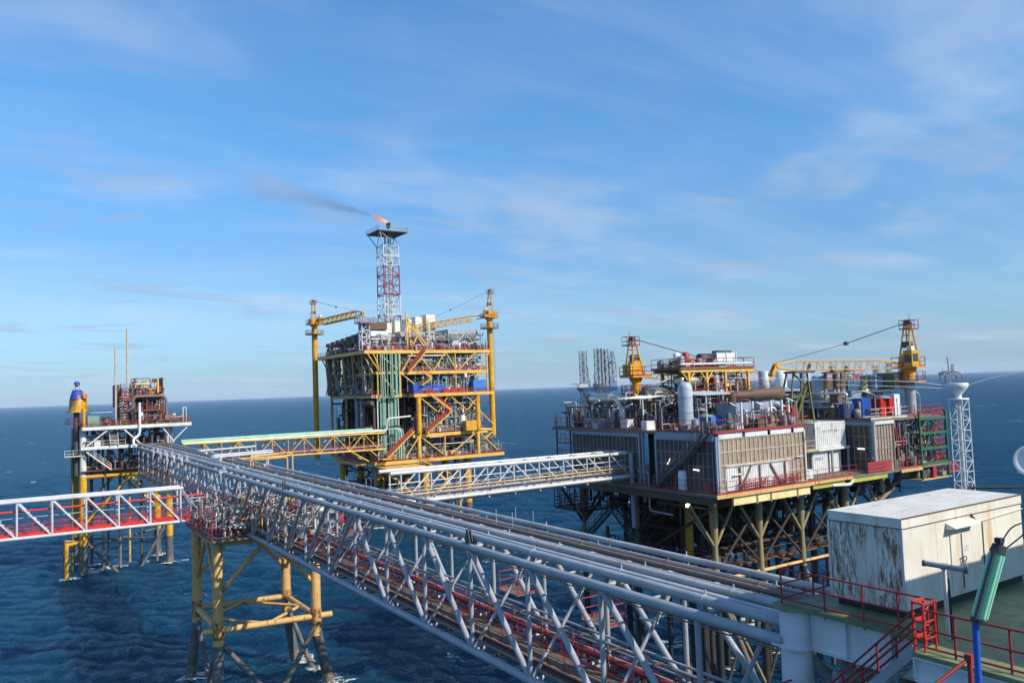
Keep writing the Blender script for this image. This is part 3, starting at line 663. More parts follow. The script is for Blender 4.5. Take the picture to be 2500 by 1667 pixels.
for p1, p2, r in (((22.75, 18.1, DK - 1.6), (27.5, 16.0, 17.8), .24), ((24.4, 18, DK - 1.4), (23.0, 14.5, 18), .2), ((23.2, 12.5, DK - 1.5), (26, 17, 18.5), .22)): tube('brace', NP, p1, p2, r, 'palegrey', 12)
b = MB(); b.path([(22.9, 16.9, DK - 2.2), (25.2, 15.9, DK - 2.2), (25.2, 15.9, 18)], .22, 10); b.path([(24.2, 15.5, DK - 1.8), (23.2, 14.4, DK - 1.8), (23.2, 14.4, 18)], .2, 10, 1); b.build('under_deck_pipe', ['palegrey', 'brown'], NP)
slab('lower_deck', NP, (21.5, 3, 19.3), (36, 15.5, 19.4), 'grating')
clutter(NP, (20.6, 11, 19.4), (25, 15.4, 22.2), 34, 21, [4, 1, 2, 2, .2, .2, 3, 3, 0, 1], .14)
def deck_rail(pts, posts):
    b = MB()
    for a, c in zip(pts[:-1], pts[1:]):
        for h in (1.1, .58, .1): b.cyl((*a, DK + h), (*c, DK + h), .03, 8)
    for p in posts: b.cyl((p[0], p[1], DK - .25), (p[0], p[1], DK + 1.1), .033, 8)
    return b.build('railing', 'red', NP)
deck_rail([(26.0, 18.55), (22.5, 18.55), (22.5, 13.15)], [(25.9, 18.55), (24.2, 18.55), (22.5, 18.55), (22.5, 16.85), (22.5, 15.46), (22.5, 14.3), (22.5, 13.15)])
deck_rail([(21.35, 12.9), (21.35, 4)], [(21.35, 12.0), (21.35, 10.6), (21.35, 9.2), (21.35, 7.8)])
# stair gate with rungs, short return rails and the stair down to the lower level
b = MB()
for x, y in ((21.2, 13.05), (21.2, 12.75), (21.75, 12.75), (21.75, 13.05)): b.cyl((x, y, DK - .2), (x, y, DK + 1.3), .03, 8)
for h in (.35, .8, 1.3):
    b.bar((21.2, 13.05, DK + h), (21.75, 13.05, DK + h), .07); b.bar((21.2, 12.75, DK + h), (21.75, 12.75, DK + h), .03); b.bar((21.2, 12.75, DK + h), (21.2, 13.05, DK + h), .05)
b.build('stair_gate', 'brightred', NP)
b = MB(); b.path([(22.5, 13.15, DK + .95), (22.1, 13.15, DK + 1.0), (21.75, 13.1, DK + .75)], .03, 8)
for h in (.5, .2): b.cyl((22.5, 13.15, DK + h), (21.9, 13.15, DK + h), .03, 6)
b.cyl((22.1, 13.15, DK), (22.1, 13.15, DK + 1.0), .03, 6); b.build('return_rail', 'red', NP)
stair(NP, (21.72, 16.6, 20.9), (21.72, 13.05, DK), .95, (1, 0, 0), 'palegrey', 'red')
slab('stair_landing', NP, (21.1, 16.6, 20.8), (22.4, 18.0, 20.9), 'red')
railing(NP, [(21.2, 16.6, 20.9), (21.2, 18.0, 20.9), (22.4, 18.0, 20.9)], 'red', step=.8, r=.03)
# nearer stair flight whose red handrail crosses the corner of the picture
b = MB()
p0, p1 = Vector((12.6, 8.55, 25.95)), Vector((14.35, 7.83, 26.97))
for dz in (0, -.5): b.cyl(p0 + Vector((0, 0, dz)), p1 + Vector((0, 0, dz)), .032, 8)
b.cyl(p1 + Vector((0, 0, .03)), p1 - Vector((0, 0, 2.2)), .045, 8); q = p0.lerp(p1, .25); b.cyl(q, q - Vector((0, 0, 2)), .035, 8); b.box((14.35, 7.83, 26.97), (.12, .12, .14))
b.build('stair_handrail', 'red', NP)
b = MB(); b.bar((12.4, 8.4, 24.9), (14.6, 7.5, 25.9), .06, 0, .28); b.build('stair_stringer', 'palegrey', NP)
# upper deck beside the camera (outside the picture): it shades the lower half of the cabin
slab('upper_deck', NP, (25.6, -8, 30.2), (44, 9.0, 30.4), 'palegrey')
slab('upper_deck_step', NP, (30.9, 9.0, 30.2), (44, 9.16, 30.4), 'palegrey')
for x in (26.3, 43.4):
    for y in (-7, 7.8): tube('deck_column', NP, (x, y, DK), (x, y, 30.2), .2, 'palegrey', 12)

# rusty white cabin on the deck
def cabin():
    x0, x1, y0, y1, z0, z1 = 23.55, 31.0, 14.68, 17.28, DK + .28, DK + 3.1
    c = thing('storage_cabin', 'white steel cabin with heavy rust streaks on its end wall, on the green deck', 'cabin', ((x0 + x1) / 2, (y0 + y1) / 2, DK))
    b = MB(); b.box(((x0 + x1) / 2, (y0 + y1) / 2, (z0 + z1) / 2), (x1 - x0 - .1, y1 - y0 - .1, z1 - z0 - .02)); b.build('inner_frame', 'darkgrey', c)
    for k in range(2):                                        # end wall in two sheets with a rusty seam
        a, d = y0 + .03 + k * 1.27, y0 + .03 + (k + 1) * 1.27
        slab('end_panel', c, (x0, a, z0), (x0 + .05, d - .012, z1 - .3), 'rusty_end')
    n = 4; L = (x1 - x0 - .1) / n
    for k in range(n): slab('side_panel', c, (x0 + .05 + k * L, y0, z0), (x0 + .05 + (k + 1) * L - .012, y0 + .05, z1 - .3), 'rusty_side')
    for k in range(n): slab('side_panel', c, (x0 + .05 + k * L, y1 - .05, z0), (x0 + .05 + (k + 1) * L - .012, y1, z1 - .3), 'rusty_side')
    slab('end_panel', c, (x1 - .05, y0 + .02, z0), (x1, y1 - .02, z1 - .3), 'rusty_side')
    r = slab('roof', c, (x0 - .02, y0 - .02, z1 - .02), (x1 + .02, y1 + .02, z1), 'rusty_roof')
    for nm, lo, hi in (('roof_fascia', (x0 - .012, y0 - .012, z1 - .31), (x1 + .012, y0 + .03, z1 - .022)), ('roof_fascia', (x0 - .012, y0 + .032, z1 - .31), (x0 + .03, y1 + .01, z1 - .022))): slab(nm, c, lo, hi, 'rusty_side')
    b = MB(); b.cyl((x0 - .02, y0 - .02, z1 - .315), (x1, y0 - .02, z1 - .315), .013, 5); b.cyl((x0 - .02, y0 - .02, z1 - .315), (x0 - .02, y1, z1 - .315), .013, 5); b.cyl((x0 - .02, y0 - .025, z1), (x1, y0 - .025, z1), .022, 5)
    b.build('rusty_seam', 'rustbrown', c)
    for x, y in ((x0, y0), (x0, y1)): slab('corner_post', c, (x - .02, y - .02, z0), (x + .06, y + .06, z1 - .31), 'offwhite')
    slab('skid', c, (x0 + .15, y0 + .12, DK), (x1, y1 - .1, DK + .27), 'black')
    # double door with awning, lock rod and notice
    for k in range(2): slab('door_leaf', c, (26.2 + k * .62, y0 - .035, z0 + .12), (26.79 + k * .62, y0 - .004, z1 - .78), 'rusty_side')
    b = MB(); b.cyl((26.82, y0 - .06, z0 + .2), (26.82, y0 - .06, z1 - .85), .015, 6); b.path([(26.7, y0 - .06, z0 + .95), (26.78, y0 - .12, z0 + 1.25), (26.95, y0 - .12, z0 + 1.2), (26.95, y0 - .06, z0 + .95)], .015, 6); b.build('door_lock', 'darkgrey', c)
    aw = MB(); ax0, ax1, az = 26.0, 27.6, z1 - .62
    aw.add([(ax0, y0 - .01, az + .2), (ax1, y0 - .01, az + .2), (ax1, y0 - .34, az + .06), (ax0, y0 - .34, az + .06), (ax0, y0 - .01, az + .18), (ax1, y0 - .01, az + .18), (ax1, y0 - .34, az + .04), (ax0, y0 - .34, az + .04), (ax0, y0 - .01, az - .02), (ax1, y0 - .01, az - .02)],
           [(0, 3, 2, 1), (4, 5, 6, 7), (3, 7, 6, 2), (0, 4, 7, 3), (1, 2, 6, 5), (4, 7, 8), (5, 9, 6)])
    aw.build('awning', 'rusty_side', c)
    for z in (1.62, 1.55, 1.48): box('door_notice', c, (27.12, y0 - .038, z0 + z - .1), (.26, .004, .022), 'ink')
    b = MB(); b.cyl((27.55, y0 - .03, z1 - .3), (27.9, y0 - .03, z1 - .62), .03, 6); b.cyl((27.55, y0 - .03, z1 - .3), (27.6, y0 - .03, z1 - .6), .02, 6); b.build('rusty_bracket', 'rustbrown', c)
    tube('conduit', c, (27.9, y0 - .03, z1 - .62), (x1, y0 - .03, z1 - .5), .02, 'offwhite', 6)
    tube('rust_run', c, (28.25, y0 - .003, z0), (28.25, y0 - .003, z1 - .62), .03, 'rustbrown', 6)
cabin()
# two tube lamps
L1 = thing('tube_lamp', 'grey horizontal tube lamp on a post beside the rusty cabin', 'lamp', (22.8, 12.99, DK))
box('post', L1, (22.8, 12.99, DK + 1.0), (.09, .09, 2.0), 'offwhite'); box('post_channel', L1, (22.9, 12.94, DK + .85), (.05, .05, 1.7), 'black')
b = MB(); b.cyl((22.55, 13.42, DK + 2.1), (22.75, 12.33, DK + 2.06), .075, 14); b.build('housing', 'grey', L1)
b = MB(); b.cyl((22.54, 13.47, DK + 2.1), (22.56, 13.40, DK + 2.1), .09, 14); b.build('end_cap', 'darkgrey', L1); b = MB(); b.cyl((22.74, 12.36, DK + 2.06), (22.76, 12.27, DK + 2.06), .1, 14); b.build('end_cap', 'darkgrey', L1)
b = MB(); b.box((22.72, 12.95, DK + 2.06), (.16, .14, .16)); b.path([(22.75, 12.4, DK + 2.1), (22.75, 12.5, DK + 2.35), (22.74, 12.36, DK + 2.36), (22.74, 12.28, DK + 2.1)], .014, 6); b.build('bracket', 'steel', L1)
L2_ = thing('tube_lamp', 'green tinted fluorescent lamp tilted on a blue pole at the right', 'lamp', (13.92, 7.47, DK))
tube('pole', L2_, (13.9, 7.5, DK - .5), (13.9, 7.44, 27.83), .055, 'blue', 14)
A, Bv = Vector((13.93, 7.40, 27.80)), Vector((14.22, 7.15, 28.97))
x_, y_, d_, Ln = frame(A, Bv)
b = MB(); b.cyl(A, Bv, .115, 20); b.build('glass_housing', 'lamp_glass', L2_)
b = MB()
for s in (-1, 1): b.cyl(A + x_ * s * .045 - y_ * .085 + d_ * .06, Bv + x_ * s * .045 - y_ * .085 - d_ * .08, .032, 10); b.cyl(A + x_ * s * .045 + y_ * .085 + d_ * .06, Bv + x_ * s * .045 + y_ * .085 - d_ * .08, .032, 10)
b.build('tube', 'lamp_tube', L2_)
b = MB(); b.cyl(A - d_ * .05, A + d_ * .03, .125, 20); b.build('end_cap', 'black', L2_); b = MB(); b.cyl(Bv - d_ * .05, Bv + d_ * .09, .125, 20, 0, .1); b.cyl(Bv + d_ * .08, Bv + d_ * .2, .06, 10); b.box(Bv + d_ * .16 - x_ * .06, (.1, .1, .08)); b.build('end_cap', 'black', L2_)
b = MB(); b.bar(A + x_ * .118, Bv + x_ * .118, .03, 0, .05); b.bar(A - x_ * .118, Bv - x_ * .118, .03, 0, .05); b.build('side_rail', 'darkgrey', L2_)
b = MB(); b.path([Bv + d_ * .12 + x_ * .03, Bv + d_ * .42 + rt * .12, Bv + d_ * .50 + rt * .40, Bv + d_ * .28 + rt * .38, Bv + d_ * .02 + rt * .13], .013, 8, 0, .2); b.build('cable', 'cable_black', L2_)
# blue tarpaulin or cover in the corner
b = MB(); b.lathe((13.75, 6.0, 25.7), [(.1, 0), (.62, .08), (.7, .5), (.62, .95), (.35, 1.12), (.05, 1.15)], 14); bo = b.build('blue_cover', 'blue', None); tag(bo, 'blue covered drum at the bottom right corner beside the blue pole', 'drum')
# lattice mast with a drum head, whip aerial, wires and dish
Mx, My = 36.5, 19.6
Ms = thing('lattice_mast', 'slim white lattice mast with a bowl shaped head behind the cabin', 'mast', (Mx, My, DK))
b = MB(); lattice(b, (Mx, My, DK - .1), (Mx, My, 30.75), .60, .56, 14, .022, .014); b.build('lattice', 'clean_white', Ms)
tube('cable_duct', Ms, (Mx + .02, My, DK), (Mx, My, 30.8), .07, 'offwhite', 8)
b = MB(); b.lathe((Mx, My, 30.75), [(.42, 0), (.42, .05), (.14, .06), (.12, .2), (.3, .4), (.42, .55), (.44, .72), (.40, .74)], 20); b.build('bowl_head', 'clean_white', Ms)
b = MB(); b.cyl((Mx - .28, My + .15, 31.4), (Mx - .36, My + .2, 32.7), .028, 8); b.build('whip_aerial', 'steel', Ms)
b = MB(); b.path([(Mx, My, 31.3), (Mx - 1.2, My + 1.2, 31.62), (Mx - 3.2, My + 3.1, 31.78), (Mx - 8, My + 8, 32.2)], .012, 5, 0, .8); b.build('aerial_wire', 'wire_white', Ms)
b = MB(); b.path([(Mx, My, 31.2), (Mx - 1, My + 1.0, 31.35), (Mx - 3.6, My + 3.7, 31.6)], .012, 5, 0, .8); b.path([(Mx, My, 31.25), (Mx + 1.0, My - 1.2, 31.75), (Mx + 2.4, My - 3.4, 32.1)], .012, 5, 0, .8); b.build('aerial_wire', 'wire_white', Ms)
Ds = thing('satellite_dish', 'white satellite dish cut by the right edge of the picture', 'dish', (32.7, 14.95, DK))
b = MB(); b.lathe((0, 0, 0), [(.02, .0), (.25, .03), (.45, .11), (.6, .22), (.58, .24), (.42, .13), (.02, .04)], 28)
R_ = Vector((-.88, -.40, .22)).to_track_quat('Z', 'Y').to_matrix(); b.v = [tuple(Vector((32.70, 14.99, 28.52)) + R_ @ Vector(v)) for v in b.v]; b.build('reflector', 'clean_white', Ds)
tube('stand', Ds, (32.75, 15.0, DK), (32.75, 14.95, 28.45), .05, 'steel', 8)
b = MB(); b.path([(36.2, 19.3, 26.85), (38.5, 17.3, 26.82), (42, 14, 26.95)], .05, 8, 0, .5); o = b.build('black_cable', 'cable_black'); tag(o, 'thick black cable stretched level behind the white cabin roof', 'cable')

# ------------------------------------------------------------------ cranes
def crane(label, base, zb, zs, ztop, root, tip, group, body='amber', rp=.55, collar=2.2, rb=.055, cab_side=(0, -1, 0), zcol=None, aframe=(0, 0), boom_w=.9, cabin=True, plat=2.2):
    bx, by = base; c = thing('pedestal_crane', label, 'crane', (bx, by, zb), group)
    tube('pedestal', c, (bx, by, zb), (bx, by, zs), rp, body if zcol is None else 'palegrey', 20)
    if zcol is not None: tube('pedestal_top', c, (bx, by, zcol), (bx, by, zs + .01), rp * 1.04, body, 20)
    b = MB(); b.lathe((bx, by, zs - .6), [(rp, 0), (rp * 1.5, .45), (rp * 1.5, .62)], 20); b.build('slew_ring', body, c)
    dv = Vector(tip) - Vector(root); dv.z = 0; dv.normalize(); sv = Vector((-dv.y, dv.x, 0)); ang = math.atan2(dv.y, dv.x)
    H = ztop - zs; b0 = Vector((bx, by, zs))
    box('machinery_deck', c, (bx, by, zs + .12), (plat * 1.5, plat * 1.25, .22), body, ang)
    box('machinery_house', c, tuple(b0 - dv * plat * .28 + Vector((0, 0, .95))), (plat * .85, plat * .75, 1.4), body, ang)
    if cabin:
        cp = b0 + sv * plat * .52 + dv * plat * .45 + Vector((0, 0, 1.15)); cb = box('cabin', c, tuple(cp), (1.3, 1.1, 1.9), body, ang)
        box('window', cb, tuple(cp + dv * .66), (.04, .85, .9), 'window_glass', ang); box('window', cb, tuple(cp + sv * .56 + Vector((0, 0, .1))), (.95, .04, .9), 'window_glass', ang); box('window', cb, tuple(cp - sv * .56 + Vector((0, 0, .1))), (.95, .04, .9), 'window_glass', ang)
        box('air_unit', cb, tuple(cp + Vector((0, 0, 1.2))), (.6, .6, .5), 'white', ang)
    b = MB(); g_ = b0 + Vector((0, 0, .2)); t_ = b0 - dv * .35 + Vector((0, 0, H))
    for s in (-1, 1):
        for q in (.75, -1.15):
            b.cyl(g_ + sv * s * .75 + dv * q, t_ + sv * s * .3 + dv * (.15 if q > 0 else -.15), .10, 6)
    for f in (.3, .52, .72, .88):
        L = lambda s, q: (g_ + sv * s * .75 + dv * q).lerp(t_ + sv * s * .3 + dv * (.15 if q > 0 else -.15), f)
        for a, d in ((L(1, .75), L(-1, .75)), (L(1, -1.15), L(-1, -1.15)), (L(1, .75), L(1, -1.15)), (L(-1, .75), L(-1, -1.15))): b.cyl(a, d, .05, 5)
    b.build('a_frame', body, c)
    b = MB(); b.box(tuple(t_ + Vector((0, 0, -.1))), (.5, .9, .3), 0, ang); b.cyl(t_ + sv * -.35 + Vector((0, 0, .15)), t_ + sv * .35 + Vector((0, 0, .15)), .24, 12); b.cyl(t_ - dv * .4, t_ - dv * .4 + Vector((0, 0, 1.0)), .03, 5); b.build('head_sheave', 'darkgrey', c)
    m = b0 - dv * .1 + Vector((0, 0, H * .52)); box('winch', c, tuple(m), (.9, .8, .75), 'darkgrey' if body == 'amber' else body, ang)
    # ring walkway on the pedestal and top basket
    b = MB(); zc = zs - collar; pts = [Vector((bx + math.cos(k * math.pi / 6) * plat * .9, by + math.sin(k * math.pi / 6) * plat * .9, zc)) for k in range(13)]
    b.lathe((bx, by, zc - .12), [(rp, 0), (plat * .95, 0), (plat * .95, .12), (rp, .12)], 12); b.build('ring_walkway', body, c)
    railing(c, [tuple(p) for p in pts], 'red', step=1.2, r=.04)
    q = [b0 + dv * a * plat * .75 + sv * e * plat * .62 + Vector((0, 0, .23)) for a, e in ((-1, -1), (1, -1), (1, 1), (-1, 1), (-1, -1))]; railing(c, [tuple(p) for p in q], 'red', step=1.2, r=.04)
    q = [t_ - dv * .2 + dv * a * .8 + sv * e * .7 + Vector((0, 0, -.8)) for a, e in ((-1, -1), (1, -1), (1, 1), (-1, 1), (-1, -1))]; railing(c, [tuple(p) for p in q], 'red', step=1.0, r=.035)
    b = MB()
    for s in (-1, 1): b.cyl((bx + s * .2 - dv.x * rp * 1.3, by - dv.y * rp * 1.3, zb + .2), (bx + s * .2 - dv.x * rp * 1.3, by - dv.y * rp * 1.3, zs), .03, 4)
    b.build('ladder', 'darkgrey', c)
    # boom: box lattice with tapered ends, hooked nose
    r_, e_ = Vector(root), Vector(tip); b = MB(); p1, p2 = r_.lerp(e_, .18), r_.lerp(e_, .88)
    lattice(b, p1, p2, boom_w, boom_w, 14, rb, rb * .6)
    x, y, d, Lb = frame(r_, e_)
    for sx in (-1, 1):
        for sy in (-1, 1):
            b.cyl(r_ + x * sx * .28 + y * sy * .1, p1 + (x * sx + y * sy) * boom_w / 2, rb * 1.1, 5); b.cyl(p2 + (x * sx + y * sy) * boom_w / 2, e_ + x * sx * .22 + y * sy * .22, rb * 1.2, 5)
    for f in (.3, .65): q = r_.lerp(p1, f); b.cyl(q + x * .35 - y * .2, q - x * .35 + y * .2, .04, 5)
    b.build('boom', 'yellow', c)
    b = MB(); nz = e_ + dv * .8 - Vector((0, 0, .9))
    for s in (-1, 1): b.bar(e_ + sv * s * .2 + Vector((0, 0, .3)), nz + sv * s * .2, .08, 0, .38)
    b.cyl(nz - sv * .3, nz + sv * .3, .22, 10); b.cyl(e_ - sv * .3, e_ + sv * .3, .28, 10); b.build('boom_nose', 'amber', c)
    th = t_ + Vector((0, 0, .1)); blk = th.lerp(e_ + Vector((0, 0, .3)), .5); blk.z -= .25
    for s in (-1, 1): tube('pendant_wire', c, tuple(th + sv * s * .15), tuple(blk + sv * s * .1), .028, 'cable_black', 5)
    tube('pendant_wire', c, tuple(blk), tuple(e_ + Vector((0, 0, .3))), .032, 'cable_black', 5)
    b = MB(); b.cyl(blk - sv * .2, blk + sv * .2, .22, 10); b.build('pendant_block', 'darkgrey', c)
    return c

# ------------------------------------------------------------------ left wellhead platform
LP = thing('wellhead_platform', 'small rusty wellhead platform on yellow legs at the far end of the pipe bridge', 'platform', (20, 178, 0))
for (x, y) in ((12.9, 171.2), (28.0, 171.8), (27.4, 182.2), (12.4, 184)):
    tube('leg', LP, (x, y, 5.3), (x, y, 18.3), .68, 'amber', 18); tube('upper_leg', LP, (x, y, 18.3), (x, y, 27.2), .6, 'offwhite' if y < 175 else 'brown', 16)
    tube('coated_leg', LP, (x, y, -1), (x, y, 5.4), .70, 'coating', 18); tube('marine_growth', LP, (x, y, -1), (x, y, 1.3), .76, 'growth', 18); foam_ring(x, y, .8)
for p1, p2, r, m in (((12.9, 171.2, 18.2), (28, 171.8, 18.2), .5, 'amber'), ((12.4, 184, 18.2), (27.4, 182, 18.2), .4, 'amber'), ((12.9, 171.2, 18.2), (12.4, 184, 18.2), .4, 'amber'), ((28, 171.8, 18.2), (27.4, 182, 18.2), .4, 'amber'),
                     ((12.9, 171.2, 9), (21, 171.4, 17.8), .25, 'amber'), ((28, 171.8, 10), (21, 171.4, 17.8), .25, 'amber'), ((12.4, 184, 9), (20, 183, 17.8), .25, 'tan'), ((27.4, 182, 10), (20, 183, 17.8), .25, 'tan'),
                     ((13.4, 171.2, 6), (19.3, 170, -1), .3, 'coating'), ((27.6, 172, 8), (22.3, 172, -1), .3, 'coating'), ((27.4, 182, 7), (26.5, 177, -1), .28, 'coating'), ((12.9, 171.2, 5.0), (27.6, 182, 5.6), .22, 'coating'), ((12.4, 184, 5), (28, 171.8, 5), .2, 'coating')):
    tube('brace', LP, p1, p2, r, m, 12)
for x, y, m, r in ((16.5, 174, 'brown', .22), (17.6, 176, 'darkgrey', .2), (19.5, 174.5, 'brown', .25), (21.5, 177, 'tan', .2), (15, 180, 'darkgrey', .3), (23.5, 176, 'darkgrey', .25), (13.8, 176, 'black', .3), (11.3, 173, 'olive', .3)):
    tube('conductor', LP, (x, y, -1), (x, y, 24), r, m, 10); foam_ring(x, y, .35)
tube('boat_fender', LP, (10.0, 169.2, -1), (10.0, 169.2, 6.6), .36, 'amber', 12); tube('boat_fender', LP, (10.0, 174, -1), (10.0, 174, 6.6), .3, 'rustbrown', 12); foam_ring(10, 169.2, .6)
tube('fender_arm', LP, (10, 169.2, 6.2), (12.9, 171.2, 6.2), .3, 'amber', 10); tube('fender_arm', LP, (10, 174, 6.2), (12.9, 171.4, 6.2), .25, 'tan', 10)
slab('main_deck', LP, (12.6, 169.2, 27.35), (31.8, 187, 27.5), 'grating')
slab('deck_beam', LP, (12.6, 169.1, 26.95), (31.9, 169.45, 27.55), 'white'); slab('deck_beam', LP, (31.6, 169.45, 26.95), (31.95, 187, 27.55), 'white'); slab('deck_beam', LP, (12.4, 169.1, 26.95), (12.75, 187, 27.55), 'brown')
slab('deck_curb', LP, (12.6, 169.12, 27.56), (31.9, 169.4, 27.66), 'deckgreen')
slab('mid_deck', LP, (12.5, 169.6, 23.6), (28.6, 185, 23.75), 'grating'); slab('deck_beam', LP, (12.4, 169.3, 23.3), (22, 169.6, 23.85), 'white')
slab('lower_deck', LP, (12.5, 170, 19.2), (28.6, 185, 19.35), 'rustbrown')
for y in (169.5, 186): tube('deck_strut', LP, (31.4, y, 26.9), (28.2, y + .8, 23.6), .14, 'white', 8); tube('deck_strut', LP, (26.5, y, 26.9), (28.8, y + .6, 23.8), .12, 'white', 8)
for a, b_ in (((13.4, 169.5, 24), (17.0, 169.5, 26.9)), ((19.6, 169.5, 26.9), (22.5, 169.5, 24))): tube('brace', LP, a, b_, .16, 'offwhite', 8)
railing(LP, [(12.7, 187, 27.5), (12.7, 169.3, 27.5), (31.7, 169.3, 27.5), (31.7, 187, 27.5)], 'red', r=.04, rails=(1, .66, .33)); railing(LP, [(12.5, 169.5, 23.75), (20, 169.5, 23.75)], 'white', r=.035)
railing(LP, [(9.8, 170.2, 22.2), (12.6, 170.2, 22.2)], 'offwhite', r=.04); slab('side_landing', LP, (9.8, 170.1, 22.05), (12.6, 172.5, 22.2), 'grating'); stair(LP, (17.5, 169.9, 19.35), (13.4, 169.9, 22.9), .9, (0, 1, 0), 'offwhite', 'offwhite')
stair(LP, (18.0, 169.0, 23.8), (18.0, 169.0 + 2.6, 27.4), 1.4, (1, 0, 0), 'offwhite', 'offwhite')
WM = [3, 4, 1.2, 4, 1.4, .5, 4, 1.2, .15, 4]
clutter(LP, (13, 170, 19.4), (28, 184, 23.3), 110, 31, [2, 1, 1, 3, .5, .2, 8, 1, 0, 5], .2); clutter(LP, (13, 170, 23.8), (28.5, 184, 26.9), 120, 32, [2, .6, 1, 3, .3, .2, 9, 1, 0, 5], .25)
clutter(LP, (13.2, 170, 27.5), (31.4, 185, 29.2), 170, 33, WM, .16); clutter(LP, (19.6, 171, 28.5), (27.2, 180, 34.6), 190, 34, WM, .2); clutter(LP, (21.5, 171, 33), (26.6, 178, 36.6), 70, 35, [2, 2, 1, 4, 4, 0, 4, 1, 0, 4], .2)
b = MB()
for x in (19.6, 21.4, 24.0, 27.0):
    for y in (171, 176, 180): b.bar((x, y, 27.5), (x, y, 34.5 if x > 20 else 32), .18)
for z in (30.2, 32.6, 34.6):
    for y in (171, 176, 180): b.bar((19.6, y, z), (27.0, y, z), .16)
    for x in (19.6, 24, 27.0): b.bar((x, 171, z), (x, 180, z), .16)
b.build('module_frame', 'rustbrown', LP)
for z in (30.2, 32.7): slab('module_deck', LP, (19.6, 171, z), (27, 180, z + .1), 'rustbrown'); railing(LP, [(19.6, 171, z + .1), (27, 171, z + .1)], 'red', r=.04)
pipe('loop_pipe', LP, [(21.5, 170.6, 28), (21.5, 170.6, 33.0), (27.4, 170.6, 33.0), (27.6, 170.6, 28)], .26, 'brown', 10, .9)
tube('pipe', LP, (22, 170.7, 35.4), (24.6, 170.7, 35.4), .24, 'yellow', 10); tube('pipe', LP, (26, 170.8, 33.6), (26, 170.8, 36.3), .22, 'yellow', 10)
slab('wind_wall', LP, (18.7, 172, 31), (19.3, 178, 35.4), 'rustbrown'); box('tank', LP, (20.1, 172.4, 34.4), (1.2, 1.4, 2.4), 'bluegrey'); slab('end_wall', LP, (26.9, 171.4, 33.5), (27.1, 176, 36.6), 'rustbrown')
b = MB()
for z in np.arange(28.0, 33.5, .55): b.bar((19.2, 171.0, z), (19.7, 171.0, z), .09); b.bar((19.9, 171, z), (20.4, 171, z), .09)
b.build('vertical_ladder', 'offwhite', LP)
tube('vent_mast', LP, (18.6, 172, 27.5), (18.6, 172, 42.6), .16, 'palemast', 10); tube('vent_mast', LP, (20.7, 172, 27.5), (20.7, 172, 46.3), .19, 'palemast', 10)
pipe('riser', LP, [(22.4, 168.9, 31.8), (22.4, 168.9, 25.6), (21.2, 168.6, 24.9), (21.2, 167.4, 23.6)], .24, 'clean_white', 12, .7)
box('green_tank', LP, (14.6, 170.6, 28.7), (2.0, 1.4, 1.9), 'pipegreen'); box('roof_sheet', LP, (16, 171, 30.2), (3.6, 1.8, .08), 'offwhite')
tube('davit', LP, (30.4, 169.6, 27.5), (30.4, 169.6, 30.6), .1, 'white', 8); tube('davit', LP, (31.0, 169.6, 27.5), (31.0, 169.6, 30.6), .08, 'white', 8); tube('davit', LP, (30.4, 169.6, 30.5), (31.0, 169.6, 30.5), .08, 'white', 8)
Cx = thing('pedestal_crane', 'yellow crane on the wellhead platform with its top wrapped in blue tarpaulin', 'crane', (11.9, 171.5, 18), 'pedestal cranes')
tube('pedestal', Cx, (11.9, 172, 18.5), (11.9, 172, 30.4), .5, 'darkgrey', 16); b = MB()
b.lathe((11.9, 172, 30.4), [(1.75, 0), (1.75, .25)], 12); b.build('slew_deck', 'amber', Cx); railing(Cx, [(11.9 + 1.9 * math.cos(k * math.pi / 4), 172 + 1.9 * math.sin(k * math.pi / 4), 28.2) for k in range(9)], 'red', step=1.2, r=.04)
b = MB(); b.lathe((12.2, 172, 30.6), [(1.6, 0), (1.5, 2.0), (1.25, 2.9)], 4); b.build('machinery_house', 'amber', Cx)
for z in (31.1, 31.7, 32.3): box('louvre', Cx, (12.2, 170.95, z), (1.3, .06, .22), 'rustbrown')
b = MB(); b.lathe((12.0, 172, 32.9), [(1.3, -.1), (1.2, .5), (.85, 1.6), (.6, 1.75), (.2, 1.8)], 9); b.build('tarpaulin', 'tarp', Cx); b = MB(); b.lathe((12.0, 172, 35.5), [(.3, -.3), (.5, 0), (.5, .5), (.25, .75)], 8); b.build('tarpaulin_cap', 'tarp', Cx); b = MB()
for k in range(6): b.cyl((12 + .65 * math.cos(k), 172 + .65 * math.sin(k), 34.4), (12 + .65 * math.cos(k), 172 + .65 * math.sin(k), 35.6), .06, 5)
b.build('head_basket', 'offwhite', Cx)
beam('brace_plank', Cx, (10.8, 170.4, 30.7), (13.0, 170.6, 34.3), .14, .2, 'brown'); box('side_box', Cx, (13.3, 171.2, 33.4), (.8, .8, .9), 'orange')
tube('post', Cx, (13.0, 170.4, 27.5), (13.0, 170.4, 31.0), .3, 'amber', 10)

